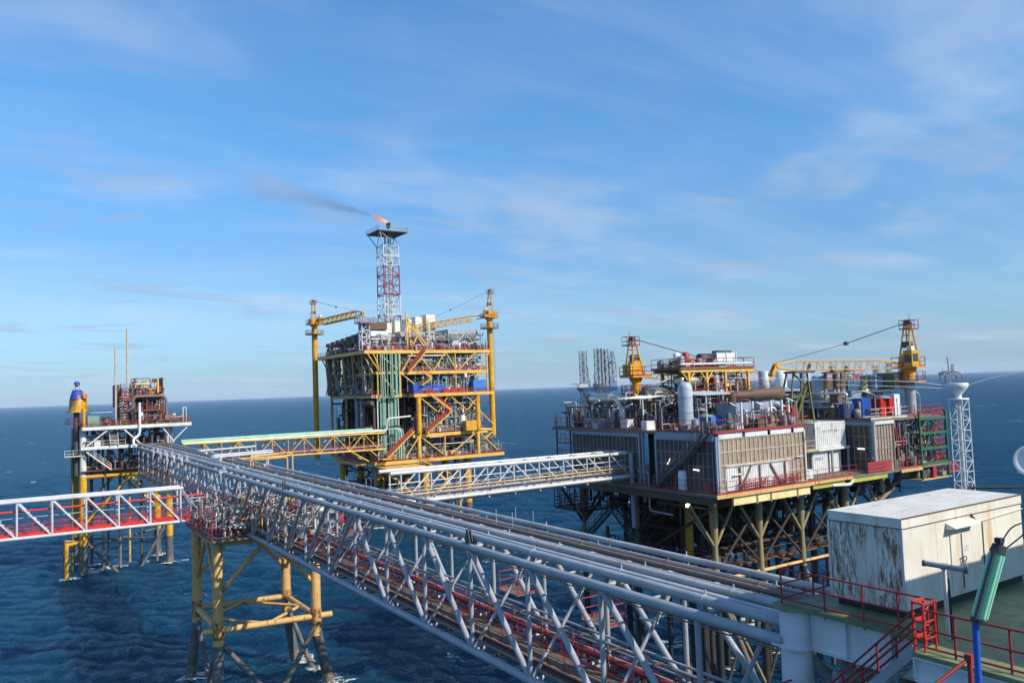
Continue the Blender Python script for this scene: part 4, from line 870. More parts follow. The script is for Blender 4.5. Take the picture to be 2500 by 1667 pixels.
# ------------------------------------------------------------------ yellow gas platform
GP = thing('gas_platform', 'tall yellow gas platform with stacked open decks, red stairs and green risers', 'platform', (88, 190, 0))
gx0, gx1, gy0, gy1 = 71.3, 105.5, 175.0, 208.0
for x in (76, 88, 100):
    for y in (179, 191, 203):
        tube('leg', GP, (x, y, 3.5), (x, y, 15.4), 1.0, 'amber', 18); tube('coated_leg', GP, (x, y, -1.5), (x, y, 3.6), 1.02, 'coating', 18); foam_ring(x, y, 1.1)
for y in (179, 203):
    for x in (76, 88): tube('brace', GP, (x, y, 14.6), (x + 12, y, 4), .4, 'tan', 10); tube('brace', GP, (x + 12, y, 14.6), (x, y, 4), .4, 'tan', 10)
for x, y in ((96, 178), (97.3, 178.5), (84, 184), (85.2, 186), (91, 186)): tube('conductor', GP, (x, y, -1.5), (x, y, 15), .38, 'darkgrey' if x < 97 else 'amber', 10)
def deck(z, x0, x1, y0, y1, mat='yellow', d=.75):
    slab('deck_plate', GP, (x0 + .3, y0 + .3, z - .12), (x1 - .3, y1 - .3, z), 'grating')
    for nm, lo, hi in (('edge_beam', (x0, y0, z - d), (x1, y0 + .28, z + .02)), ('edge_beam', (x0, y1 - .28, z - d), (x1, y1, z + .02)), ('edge_beam', (x0, y0 + .29, z - d), (x0 + .28, y1 - .29, z + .02)), ('edge_beam', (x1 - .28, y0 + .29, z - d), (x1, y1 - .29, z + .02))): slab(nm, GP, lo, hi, mat)
    b = MB()
    for x in np.arange(x0 + 3, x1 - 1, 4.2): b.box((x, (y0 + y1) / 2, z - .12 - d * .35), (.2, y1 - y0 - .6, d * .7))
    b.build('deck_joist', 'tan', GP)
    railing(GP, [(x0 + .1, y1 - .1, z), (x0 + .1, y0 + .1, z), (x1 - .1, y0 + .1, z), (x1 - .1, y1 - .1, z)], 'red', r=.045, step=2.0, rails=(1, .66, .33))
deck(42.0, gx0, gx1, gy0, gy1); deck(36.9, 80.2, gx1 - 1.2, gy0, gy1 - 1); deck(36.9, 74.2, 79.4, gy0 + .3, gy0 + 8, d=.5)
deck(31.4, 83.2, 105.6, gy0 - 1.2, gy1 - 3); deck(31.5, 73.5, 83.0, gy0 + 2.4, gy1 - 3, 'tan')
deck(26.9, 86.0, 103, gy0 + 1.5, gy0 + 12, d=.45); deck(21.7, 83.2, 104, gy0, gy1 - 4); deck(21.7, 73.5, 83, gy0 + 5, gy1 - 6, 'tan'); deck(15.8, 73.0, 108.4, gy0 - .6, gy1 - 4); deck(15.8, 70.2, 72.8, gy0 + 4, gy0 + 18, 'tan')
for x in (74.6, 80.4, 95.5, 104.6):
    tube('column', GP, (x, gy0 + .4, 31.6), (x, gy0 + .4, 41.3), .2, 'yellow', 10)
for x in (74.6, 84.5, 95.5, 104.6):
    for y in (gy0 + 10, gy0 + 21, gy1 - 1.2): tube('column', GP, (x, y, 15.8), (x, y, 41.3), .38, 'tan', 12)
for x in (84.6, 101.0):
    tube('main_column', GP, (x, gy0 - .5, 21.9), (x, gy0 - .5, 30.7), .62, 'amber', 18); tube('main_column', GP, (x, gy0 - .2, 15.8), (x, gy0 - .2, 21.0), .5, 'yellow', 16)
yb_ = gy0 + .1
for a, c in (((72.0, 41.3), (75.0, 37.0)), ((73.5, 41.3), (75.2, 37.2)), ((75.4, 40.9), (79.6, 37.4)), ((80.8, 37.0), (83.6, 41.3)), ((85.0, 41.3), (88.6, 37.0)), ((89.2, 37.0), (92.5, 41.3)), ((92.8, 41.3), (95.5, 37.0)), ((96.2, 37.0), (101.2, 41.3)), ((101.0, 35.0), (105.3, 41.2)), ((80.8, 36.2), (86.0, 32.2)), ((75.5, 36.2), (79.0, 31.8))):
    tube('brace', GP, (a[0], yb_, a[1]), (c[0], yb_, c[1]), .17, 'yellow', 8)
yb_ = gy0 - .6
for a, c in (((85.2, 30.4), (89.4, 27.0)), ((89.8, 26.8), (92.6, 30.6)), ((93.2, 30.6), (97.8, 27.0)), ((98.0, 27.0), (100.6, 29.6)), ((97.8, 30.5), (101, 27.6)), ((101.2, 26.8), (105.6, 22.8)), ((85.2, 20.9), (91.0, 16.4)), ((91.4, 21.0), (91.4, 16.2)), ((93.0, 16.4), (99.9, 21.0)), ((101.6, 20.8), (106.4, 16.4)), ((84.2, 20.9), (80.8, 16.4))):
    tube('brace', GP, (a[0], yb_, a[1]), (c[0], yb_, c[1]), .18, 'yellow', 8)
tube('brace', GP, (101, gy0 - .5, 31.0), (105.8, gy0 + .2, 31.0), .3, 'yellow', 10); tube('brace', GP, (100.8, gy0, 22), (105.8, gy0 + .4, 21.6), .35, 'yellow', 10); tube('brace', GP, (102.5, gy0, 19.0), (105.8, gy0 + .3, 21.2), .2, 'yellow', 10)
for k in range(5):                                             # sloping braces on the shaded side face
    y = gy0 + 3 + k * 6.2
    tube('brace', GP, (gx0 + .5, y, 41.2), (gx0 + 2.4, y + 3.6, 32), .25, 'tan', 10); tube('side_column', GP, (gx0 + 2.4, y + 3.6, 31.6), (gx0 + 2.4, y + 3.6, 41.2), .22, 'tan', 10)
for k in range(9):
    y = gy0 + 2 + k * 3.6; tube('brace', GP, (gx0 + .6, y, 41.2), (gx0 + 2.3, y + (2.4 if k % 2 else -1.2), 36.6), .16, 'tan', 8); tube('brace', GP, (gx0 + 2.3, y, 36.4), (gx0 + 2.4, y + 2.6, 31.8), .15, 'tan', 8); tube('side_column', GP, (gx0 + 2.6, y, 31.6), (gx0 + 2.6, y, 41.2), .13, 'darkgrey' if k % 3 else 'bluegrey', 8)
slab('side_beam', GP, (gx0 + 2.1, gy0 + 3, 36.3), (gx0 + 2.5, gy1 - 3, 36.8), 'tan'); railing(GP, [(gx0 + 2.0, gy0 + 3, 36.8), (gx0 + 2.0, gy1 - 3, 36.8)], 'darkgrey', r=.05)
tube('tube_leg', GP, (73.6, gy0 + 12, 15), (73.6, gy0 + 12, 41), .3, 'bluegrey', 10)
slab('red_shelter', GP, (73.4, 198, 31.6), (74.6, 205, 34.2), 'red')
for x, y, r, m in ((75.1, 174.7, .1, 'mint'), (75.6, 174.8, .1, 'offwhite'), (76.1, 174.7, .13, 'mint'), (76.9, 175.0, .16, 'pipegreen'), (77.6, 174.7, .1, 'mint'), (78.2, 175.1, .3, 'pipegreen'), (79.0, 174.8, .12, 'mint'), (79.4, 175.6, .45, 'pipegreen'), (80.0, 175.0, .14, 'mint')):
    tube('riser', GP, (x, y, 31.2), (x, y, 41.2), r, m, 10)
for x, y, r, m in ((75.8, 177, .16, 'mint'), (76.6, 177.2, .7, 'pipegreen'), (77.9, 177, .14, 'offwhite'), (78.6, 177.2, .5, 'pipegreen'), (79.6, 177.1, .45, 'pipegreen'), (80.4, 177, .14, 'offwhite'), (74.8, 176.4, .16, 'white')):
    tube('riser', GP, (x, y, 16.0), (x, y, 30.8), r, m, 12)
pipe('riser', GP, [(74.7, 175.5, 29.9), (75, 175.5, 30.8), (80, 175.5, 30.8)], .13, 'mint', 8, .3)
pipe('export_pipe', GP, [(73, 174.3, 23.1), (76.0, 174.3, 23.1), (76.2, 174.0, 25.9), (82.2, 174.0, 26.2)], .2, 'white', 10, .5)
for k in range(3): pipe('export_pipe', GP, [(73, 175.4 + k * .3, 23.3), (79.0 + k * .5, 175.0 - k * .1, 23.4), (79.2 + k * .55, 174.4, 22.8), (79.2 + k * .55, 174.4, 16.2)], .15, 'mint' if k != 1 else 'offwhite', 8, .6)
slab('bulkhead', GP, (80.6, 185, 16), (80.9, 203, 30.8), 'soot'); slab('bulkhead', GP, (76, 199, 16), (102, 199.3, 41), 'soot'); slab('bulkhead', GP, (84, 186, 16), (103, 186.3, 30.8), 'sootbrown'); slab('bulkhead', GP, (79.5, 184, 32), (79.8, 198, 41), 'sootbrown'); slab('bulkhead', GP, (83, 188, 32), (97, 188.3, 41), 'darkgrey')  # added dark sheets: interior shade as colour, closing the see-through gaps
slab('fire_wall', GP, (82.4, gy0 + 3, 22), (82.7, gy0 + 14, 31), 'rustbrown')
for p1, p2 in (((81.9, 36.9), (86.7, 42.0)), ((85.0, 33.4), (87.7, 35.2)), ((87.7, 35.2), (85.2, 36.9)), ((93.0, 27.0), (87.0, 31.4)), ((86.0, 21.9), (92.9, 26.9)), ((75.7, 16.8), (82.6, 22.6))): stair(GP, (p1[0], gy0 - 1.6, p1[1]), (p2[0], gy0 - 1.6, p2[1]), 1.0, (0, 1, 0), 'yellow', 'red')
for p1, p2 in (((81.9, 36.9), (86.7, 42.0)), ((86.0, 21.9), (92.9, 26.9)), ((75.7, 16.8), (82.6, 22.6)), ((93.0, 27.0), (87.0, 31.4))):   # solid red cheek plates of the long flights
    beam('stair_cheek', GP, (p1[0], gy0 - 1.05, p1[1] + .55), (p2[0], gy0 - 1.05, p2[1] + .55), .05, .85, 'red')
stair(GP, (90.5, 170.6, 12.2), (84.5, 173.6, 15.6), 1.0, (0, 1, 0), 'yellow', 'red'); slab('stair_landing', GP, (74.0, 172.2, 16.5), (76.2, 174.2, 16.7), 'yellow'); slab('landing_deck', GP, (73.2, 168.5, 14.6), (83, 174.2, 14.8), 'tan'); railing(GP, [(73.2, 168.6, 14.8), (83, 168.6, 14.8)], 'yellow', r=.05)
def cl(lo, hi, n, seed, w, r=.18): clutter(GP, lo, hi, n, seed, w, r, mats=(CM if w is not DWt else ['sootbrown', 'red', 'grey', 'sootbrown', 'tan', 'pipegreen', 'soot', 'darkgrey', 'blue', 'rustbrown']))  # DWt mix is darkened to carry the shade of the interior
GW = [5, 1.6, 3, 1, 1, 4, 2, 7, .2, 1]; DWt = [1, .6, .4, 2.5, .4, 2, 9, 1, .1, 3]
cl((80.6, 176, 37), (103.5, 183, 41), 320, 41, GW); cl((83.6, 176, 31.6), (104, 184, 36), 220, 42, [4, 1.6, 3, 2, 1.4, 3, 3, 5, .3, 2]); cl((86, 176, 27), (102.5, 183, 30.6), 200, 43, [4, 4, 2, 3, 2, 2, 4, 4, 0, 2]); cl((84, 175.5, 22), (103.6, 183, 26.2), 260, 44, [4, 2, 5, 2, 1.6, 3, 2, 6, 0, 1]); cl((75, 174.8, 16), (107.8, 182, 20.8), 340, 45, [4, 2, 3, 2, 2, 5, 2, 5, 0, 1])
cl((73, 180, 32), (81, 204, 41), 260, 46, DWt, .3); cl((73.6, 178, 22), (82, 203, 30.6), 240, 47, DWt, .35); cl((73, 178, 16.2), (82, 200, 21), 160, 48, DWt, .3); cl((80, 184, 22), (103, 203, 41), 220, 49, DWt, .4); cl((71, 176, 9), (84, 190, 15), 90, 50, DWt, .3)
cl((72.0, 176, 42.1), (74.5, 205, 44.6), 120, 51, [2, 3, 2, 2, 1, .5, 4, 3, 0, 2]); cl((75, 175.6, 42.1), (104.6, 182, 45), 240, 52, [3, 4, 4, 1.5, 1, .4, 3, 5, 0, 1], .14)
cl((81, 175.4, 37), (104, 177.5, 41), 170, 81, [5, 1, 3, 1, .6, 5, 1.5, 7, 0, .6], .2); cl((84, 175.2, 31.6), (99.5, 178, 36.2), 150, 82, [5, 1, 3, 1.4, .8, 5, 2, 6, 0, 1], .2); cl((85.5, 175.2, 22), (100.5, 177.2, 30.4), 200, 83, [5, 2, 3, 1.6, 1.2, 4, 2, 6, 0, 1], .2); cl((76, 175, 42.1), (104.6, 178.5, 46.5), 120, 84, [4, 2, 5, 1, .6, .4, 1.5, 7, 0, .6], .12); cl((72.6, 177, 31.8), (74.6, 205, 41), 200, 85, [4, .6, .6, 3, 1.5, 2, 4, 3, 0, 2], .16)
for k in range(9): x = 85.5 + k * 2.0; tube('standpipe', GP, (x, 175.9, 22), (x, 175.9, 30.6), .11 + .05 * (k % 3), ['offwhite', 'pipegreen', 'palegrey'][k % 3], 8)
for k in range(10): x = 82.5 + k * 2.1; tube('standpipe', GP, (x, 175.9, 32), (x, 175.9, 41), .09 + .05 * (k % 3), ['palegrey', 'mint', 'offwhite', 'pipegreen'][k % 4], 8)
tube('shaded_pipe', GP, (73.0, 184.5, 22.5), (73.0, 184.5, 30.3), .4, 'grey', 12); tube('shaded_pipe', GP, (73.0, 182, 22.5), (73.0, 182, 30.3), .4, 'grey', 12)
b = MB(); b.lathe((73.4, 176, 29.6), [(.5, 0), (.6, .3), (.6, 5), (.5, 5.4)], 14, 0, 'Y'); b.build('heat_exchanger', 'rustbrown', GP); slab('red_module', GP, (72.6, 178.5, 22.2), (75, 184, 24.0), 'red')
for k in range(6): b = MB(); x = 89 + k * 2.3; b.lathe((x, 177.5, 37), [(.8, 0), (.85, .2), (.85, 2.6), (.4, 3.1)], 14); b.build('process_vessel', ['clean_white', 'offwhite', 'pipegreen', 'clean_white', 'grey', 'clean_white'][k], GP)
slab('white_wall', GP, (98.4, 178.2, 37.3), (102.2, 178.5, 40.6), 'clean_white'); slab('cream_wall', GP, (88.4, 179, 37.3), (92, 179.4, 40.8), 'stackwhite')
b = MB(); b.lathe((97.5, 176.4, 22), [(.9, 0), (.9, 3.4), (.5, 3.8)], 14); b.build('process_vessel', 'offwhite', GP); box('yellow_cabinet', GP, (98.5, 174.4, 23.1), (3.0, 2, 2.4), 'amber')
# coolers, ducts and exhaust stacks on the top deck
for k, (x0, x1, zt) in enumerate(((90.4, 92.9, 51.3), (87.4, 89.3, 50.7), (84.8, 86.4, 50.1), (81.9, 83.3, 49.6), (79.5, 81.1, 49.1))):
    st = slab('exhaust_stack', GP, (x0, 180.6 + k * .1, 46.6), (x1, 184.2, zt), 'stackwhite'); slab('stack_base', GP, (x0 + .15, 180.8 + k * .1, 42.2), (x1 - .15, 184, 46.62), 'stackwhite' if k == 0 else 'palegrey')
    for z in np.arange(47.4, zt, 1.0): slab('seam', st, (x0 - .03, 180.56 + k * .1, z), (x1 + .03, 184.2, z + .06), 'offwhite')
for x0, x1, y0, z0, z1, m in ((73.8, 79.4, 180, 47.4, 49.2, 'rustbrown'), (74.5, 79, 178.6, 45.6, 46.9, 'clean_white'), (82, 88.8, 178.4, 45.4, 46.8, 'palegrey'), (74.6, 79.2, 178.5, 44.8, 45.2, 'white')): slab('duct', GP, (x0, y0, z0), (x1, y0 + 4, z1), m)
b = MB(); b.add([(96.0, 178, 44.4), (102.4, 178, 44.4), (102.4, 186, 44.4), (96.0, 186, 44.4), (94.6, 177, 46.2), (103.2, 177, 46.2), (103.2, 187, 46.2), (94.6, 187, 46.2), (94.6, 177, 47.3), (103.2, 177, 47.3), (103.2, 187, 47.3), (94.6, 187, 47.3)],
    [(0, 1, 5, 4), (1, 2, 6, 5), (2, 3, 7, 6), (3, 0, 4, 7), (4, 5, 9, 8), (5, 6, 10, 9), (6, 7, 11, 10), (7, 4, 8, 11), (8, 9, 10, 11), (3, 2, 1, 0)]); b.build('air_cooler', 'palegrey', GP)
for x in (96.4, 99.0, 101.6): b = MB(); b.lathe((x + .2, 177.6, 43.4), [(1.1, 0), (1.1, .7), (.7, 1.1)], 14); b.build('fan_cowl', 'offwhite', GP)
for a, c in (((95, 42.2), (98.8, 46.0)), ((99.2, 46), (103, 42.4))): tube('cooler_strut', GP, (a[0], 176.2, a[1]), (c[0], 176.2, c[1]), .11, 'white', 8)
for k in range(7):
    y = 180 + k * 3.6; slab('cooler_unit', GP, (72.4, y, 44.4 + .12 * (k % 2)), (75.8, y + 2.6, 46.6 - .2 * k), 'darkgrey' if k % 2 else 'rustbrown')
    for dx in (.3, 3.0): tube('cooler_leg', GP, (72.4 + dx, y + .3, 42), (72.4 + dx, y + .3, 44.6), .09, 'white', 6)
for x, z in ((83.5, 47.5), (89.8, 50.0), (90.1, 49.0)): tube('vent_pipe', GP, (x, 178.3, 42), (x, 178.3, z), .14, 'white', 8)
b = MB(); yy = 175.4
for p1, p2 in (((82.6, 42), (82.4, 51.2)), ((83.6, 42), (82.6, 51.2)), ((82.5, 49.6), (88.6, 42.2)), ((83.4, 48.4), (87.4, 42.2)), ((82.6, 46), (84.4, 43)), ((83.6, 42.2), (85.2, 45.6))): b.bar((p1[0], yy, p1[1]), (p2[0], yy, p2[1]), .26)
b.build('boom_support', 'yellow', GP)
# white lattice rest for the left crane
b = MB(); lattice(b, (72.6, 178, 42), (72.6, 178, 48.6), 1.9, 1.9, 4, .13, .08); b.build('boom_rest', 'clean_white', GP); slab('boom_rest_deck', GP, (70.9, 176.2, 48.6), (75.0, 179.8, 48.75), 'palegrey'); railing(GP, [(70.9, 176.2, 48.75), (75, 176.2, 48.75), (75, 179.8, 48.75), (70.9, 179.8, 48.75), (70.9, 176.2, 48.75)], 'red', r=.05)
crane('yellow crane on the front right pillar of the yellow platform', (106.0, 175.6), 20.2, 50.2, 57.3, (105.2, 176.4, 50.8), (86, 181, 47.6), 'pedestal cranes', rp=.72, collar=2.6, plat=2.6, boom_w=1.4, rb=.12)
crane('yellow crane on the back left pillar of the yellow platform', (71.2, 209.6), 15, 51.0, 57.4, (71.3, 208.6, 51.2), (71.6, 176.5, 51.0), 'pedestal cranes', rp=.75, collar=2.6, plat=2.7, boom_w=1.4, rb=.12)
def container(name, label, lo, hi, mat, group, door=None, ribs=True, text=None):
    lo, hi = Vector(lo), Vector(hi); c = thing(name, label, 'container', ((lo.x + hi.x) / 2, (lo.y + hi.y) / 2, lo.z), group); s = hi - lo
    b = MB(); b.box((lo + hi) / 2, tuple(s - Vector((.08, .08, .08)))); n = max(4, int(s.x / .3))
    if ribs:
        for k in range(n): b.box((lo.x + (k + .5) * s.x / n, lo.y + .03, (lo.z + hi.z) / 2), (s.x / n * .5, .05, s.z - .25))
        m = max(4, int(s.y / .3))
        for k in range(m): b.box((lo.x + .03, lo.y + (k + .5) * s.y / m, (lo.z + hi.z) / 2), (.05, s.y / m * .5, s.z - .25))
    b.build('body', mat, c); b = MB()
    for x in (lo.x + .06, hi.x - .06):
        for y in (lo.y + .06, hi.y - .06): b.box((x, y, (lo.z + hi.z) / 2), (.12, .12, s.z))
    for z in (lo.z + .07, hi.z - .07):
        for y in (lo.y + .06, hi.y - .06): b.box(((lo.x + hi.x) / 2, y, z), (s.x - .25, .11, .13))
        for x in (lo.x + .06, hi.x - .06): b.box((x, (lo.y + hi.y) / 2, z), (.11, s.y - .25, .13))
    b.build('frame', mat, c); return c
cg = 'blue containers on the yellow platform'
for lab, x0, x1, y0, z0, z1, m, dep in (('plain blue container at the left end of the row on the yellow platform', 83.3, 85.5, 174.3, 31.45, 33.8, 'blue', 2.4), ('blue container with a faint white mark, second in the row on the yellow platform', 85.75, 88.5, 174.6, 31.45, 33.4, 'blue', 2.4),
        ('small blue container with white dots, third in the row on the yellow platform', 88.7, 90.7, 174.7, 31.45, 33.6, 'blue', 2), ('smallest blue container, right end of the row on the yellow platform', 90.9, 92.6, 175, 31.45, 33.4, 'blue', 2), ('pale blue container standing behind and above the row of blue ones', 90.3, 92.6, 177.6, 33.9, 36.1, 'lightblue', 2.4), ('largest bright blue container standing alone by the right crane pillar', 99.9, 103.75, 174.2, 31.5, 34.4, 'lightblue', 2.6)):
    cc = container('container', lab, (x0, y0, z0), (x1, y0 + dep, z1), m, cg)
    if 'dots' in lab or 'mark' in lab:
        for k in range(3): box('marking', cc, (x0 + .45 + k * .5, y0 - .012, z0 + 1.0), (.28, .02, .22), 'clean_white')
slab('container_stand', GP, (90.2, 177.5, 31.42), (92.7, 180.1, 33.88), 'darkgrey')
for k, x in enumerate((86.4, 91.2, 93.4, 95.6)):
    o = MB(); o.box((x + 1, 173.95 + .5, 31.85), (2.0, 1, .8)); o.box((x + 1, 174.45, 32.3), (1.4, .5, .25)); w = o.build('pump_skid', 'brightred', None)
    tag(w, ['red pump skid under the left end of the blue container row', 'leftmost red pump skid right of the blue container row', 'middle red pump skid right of the blue container row', 'rightmost red pump skid, next to the largest blue container'][k], 'skid', 'red pump skids')
# flare tower with flame and smoke
FT = thing('flare_tower', 'red and white lattice flare tower rising behind the yellow platform', 'flare tower', (87.2, 196, 41.8))
b = MB(); bands = lambda i: 0 if (i < 3 or i > 6) else 1
lattice(b, (87.2, 196, 42), (87.2, 196, 71), 4.6, 4.3, 11, .17, .10, alt=lambda i: 1 if (6 <= i <= 8 or i <= 3) else 0)
b.build('lattice', ['white', 'red'], FT)
b = MB(); lattice(b, (87.2, 196, 71), (87.2, 196, 74.4), 4.3, 7.6, 1, .14, .09); b.build('flared_head', 'white', FT)
for dx, m in ((-.7, 'palegrey'), (0.3, 'palegrey'), (.9, 'offwhite')): tube('flare_pipe', FT, (87.2 + dx, 196, 42), (87.2 + dx, 196, 75), .22, m, 8)
slab('top_deck', FT, (83.0, 191.8, 74.4), (91.4, 200.2, 74.65), 'darkgrey'); railing(FT, [(83, 191.8, 74.65), (91.4, 191.8, 74.65), (91.4, 200.2, 74.65), (83, 200.2, 74.65), (83, 191.8, 74.65)], 'palegrey', r=.05)
b = MB(); b.cyl((87.6, 196, 74.6), (87.6, 196, 76.3), .3, 10); b.lathe((87.6, 196, 76.2), [(.5, 0), (.62, .2), (.58, 1.2), (.66, 1.3)], 14); b.build('burner_tip', 'black', FT)
for z in (52.5, 58, 63, 68): b = MB(); b.box((87.2, 193.6, z), (4.4, .5, .12)); b.build('rest_platform', 'red' if 57 < z < 66 else 'white', FT)
def flame():
    m = bpy.data.materials.new('flame'); m.use_nodes = True; n, l = m.node_tree.nodes, m.node_tree.links; b = n['Principled BSDF']
    geo = N(n, 'ShaderNodeNewGeometry'); sp = N(n, 'ShaderNodeSeparateXYZ'); l.new(geo.outputs['Position'], sp.inputs[0])
    mr = N(n, 'ShaderNodeMapRange'); l.new(sp.outputs[0], mr.inputs[0]); mr.inputs[1].default_value = 81.5; mr.inputs[2].default_value = 88
    cr = N(n, 'ShaderNodeValToRGB'); l.new(mr.outputs[0], cr.inputs[0]); e = cr.color_ramp.elements; e[0].color = (.55, .06, .02, 1); e[1].color = (1, .72, .28, 1); k = cr.color_ramp.elements.new(.45); k.color = (1, .14, .025, 1)
    b.inputs['Base Color'].default_value = (.05, .02, .01, 1); l.new(cr.outputs[0], b.inputs['Emission Color']); b.inputs['Emission Strength'].default_value = 1.1; MATS['flame'] = m
    rg = random.Random(5); mb = MB()
    for k in range(7):
        off = Vector((0, rg.uniform(-.3, .3), rg.uniform(-.12, .2))); L = rg.uniform(3.4, 6.2); pts = []
        p = Vector((87.6, 196, 77.5)) + off * .4; dirv = Vector((-1, 0, .36)).normalized(); nseg = 8; vs = []
        for i in range(nseg + 1):
            t = i / nseg; r = (.16 + .5 * math.sin(math.pi * min(1, t * 1.15 + .12)) ** 1.2) * (1 - t) ** .5 * rg.uniform(.8, 1.1) * .62 + .015
            q = p + dirv * L * t + Vector((0, rg.uniform(-.1, .1), math.sin(t * 6 + k) * .16)) * (t + .2) + off * t
            for j in range(8): a = j * math.pi / 4; vs.append(q + Vector((0, math.cos(a) * r, math.sin(a) * r)))
        mb.add(vs, [(i * 8 + j, i * 8 + (j + 1) % 8, i * 8 + 8 + (j + 1) % 8, i * 8 + 8 + j) for i in range(nseg) for j in range(8)], 0, True)
    o = mb.build('flame', ['flame']); tag(o, 'orange flame blown sideways from the tip of the flare tower', 'flame')
flame()

# ------------------------------------------------------------------ brown walled platform on the right
RP = thing('power_platform', 'platform with brown louvred walls, pipework and tanks on top, standing at the right', 'platform', (70, 62, 0))
LD, UD = 21.85, 27.3
PANEL = {}
def panel_mesh(mat, w, h):
    k = (mat, round(w, 3), round(h, 3))
    if k not in PANEL:
        b = MB(); b.box((0, .03, 0), (w, .04, h)); n = 9
        for i in range(n): z = -h / 2 + (i + .5) * h / n; b.add([(-w / 2, .012, z + h / n * .42), (w / 2, .012, z + h / n * .42), (w / 2, -.03, z - h / n * .32), (-w / 2, -.03, z - h / n * .32)], [(0, 3, 2, 1)])
        PANEL[k] = b.mesh('louvre_panel', [mat])
    return PANEL[k]
def louvre_wall(name, face, c, a0, a1, z0, z1, nc, nr, mat, mull, skip=None):
    """louvred wall in the plane x = c (face 'x') or y = c (face 'y'), panels in a grid of mullions"""
    P_ = lambda a, d, z: (c + d, a, z) if face == 'x' else (a, c + d, z)
    back = slab(name, RP, tuple(min(p, q) for p, q in zip(P_(a0, .08, z0), P_(a1, .16, z1))), tuple(max(p, q) for p, q in zip(P_(a0, .08, z0), P_(a1, .16, z1))), 'louvre_dark')
    w, h = (a1 - a0) / nc, (z1 - z0) / nr; rot = Matrix.Rotation(R(-90), 4, 'Z') if face == 'x' else Matrix.Identity(4); me = panel_mesh(mat, w - .07, h - .07)
    g = MB()
    sk = lambda i, j: (not (0 <= i < nc and 0 <= j < nr)) or bool(skip and skip(a0 + (i + .5) * w, z0 + (j + .5) * h))
    for i in range(nc + 1):
        for j in range(nr):
            if not (sk(i, j) and sk(i - 1, j)): g.bar(P_(a0 + i * w, -.01, z0 + j * h), P_(a0 + i * w, -.01, z0 + (j + 1) * h), .075, 0, .09)
    for j in range(nr + 1):
        for i in range(nc):
            if not (sk(i, j) and sk(i, j - 1)): g.bar(P_(a0 + i * w, -.012, z0 + j * h), P_(a0 + (i + 1) * w, -.012, z0 + j * h), .08, 0, .08)
    for i in range(nc):
        for j in range(nr):
            if skip and skip(a0 + (i + .5) * w, z0 + (j + .5) * h): continue
            o = bpy.data.objects.new('louvre_panel', me); link(o, back, Matrix.Translation(Vector(P_(a0 + (i + .5) * w, .03, z0 + (j + .5) * h))) @ rot)
    g.build('mullion_grid', mull, back)
    return back
X1, Y1 = 54.0, 51.0
op = lambda x, z: 55.2 < x < 64.0 and z < 24.0
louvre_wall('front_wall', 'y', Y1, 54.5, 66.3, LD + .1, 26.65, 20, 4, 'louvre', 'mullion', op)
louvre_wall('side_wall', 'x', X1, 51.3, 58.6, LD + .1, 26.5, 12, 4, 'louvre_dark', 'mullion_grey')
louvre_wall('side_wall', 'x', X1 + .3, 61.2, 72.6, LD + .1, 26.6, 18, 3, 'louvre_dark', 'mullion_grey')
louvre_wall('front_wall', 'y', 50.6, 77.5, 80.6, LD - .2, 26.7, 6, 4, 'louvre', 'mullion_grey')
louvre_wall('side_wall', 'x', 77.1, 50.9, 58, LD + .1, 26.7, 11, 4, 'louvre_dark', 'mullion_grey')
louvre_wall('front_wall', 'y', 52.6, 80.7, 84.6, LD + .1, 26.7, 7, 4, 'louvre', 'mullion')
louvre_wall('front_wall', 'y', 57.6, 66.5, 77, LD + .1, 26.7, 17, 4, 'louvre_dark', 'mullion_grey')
slab('module_back', RP, (58, 58.8, LD), (66.2, 59, UD - .3), 'darkgrey'); slab('module_side', RP, (66.31, 51.3, LD), (66.5, 57.5, UD - .3), 'brown'); slab('recess_wall', RP, (55.2, 58.75, LD), (55.3, 61.1, UD - .3), 'soot')  # last slab closes the gap, its shade put into near-black colour
# white corrugated liner behind the low opening, with steel braces
b = MB(); b.box((59.6, 51.05, 23.05), (8.6, .04, 2.2))
for k in range(28): b.box((55.5 + k * .31, 51.02, 23.05), (.14, .05, 2.15))
b.build('corrugated_liner', 'white', RP)
for p1, p2 in (((57.0, 24), (57.0, 21.95)), ((59.7, 24), (59.7, 21.95)), ((57.1, 22), (58.5, 24)), ((61.2, 24), (62.6, 22)), ((63.3, 24), (63.3, 22))): beam('opening_brace', RP, (p1[0], 50.92, p1[1]), (p2[0], 50.92, p2[1]), .14, .14, 'brown')
slab('opening_head', RP, (55.2, 50.88, 24.12), (64.2, 50.99, 24.3), 'mullion')
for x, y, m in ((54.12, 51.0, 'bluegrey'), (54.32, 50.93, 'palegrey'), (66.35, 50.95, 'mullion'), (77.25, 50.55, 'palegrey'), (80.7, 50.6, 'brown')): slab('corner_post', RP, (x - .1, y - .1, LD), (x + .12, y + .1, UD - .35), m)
for y in (58.7, 60.6, 61.1): slab('corner_post', RP, (X1 - .1, y - .1, LD), (X1 + .12, y + .1, UD - .35), 'bluegrey')
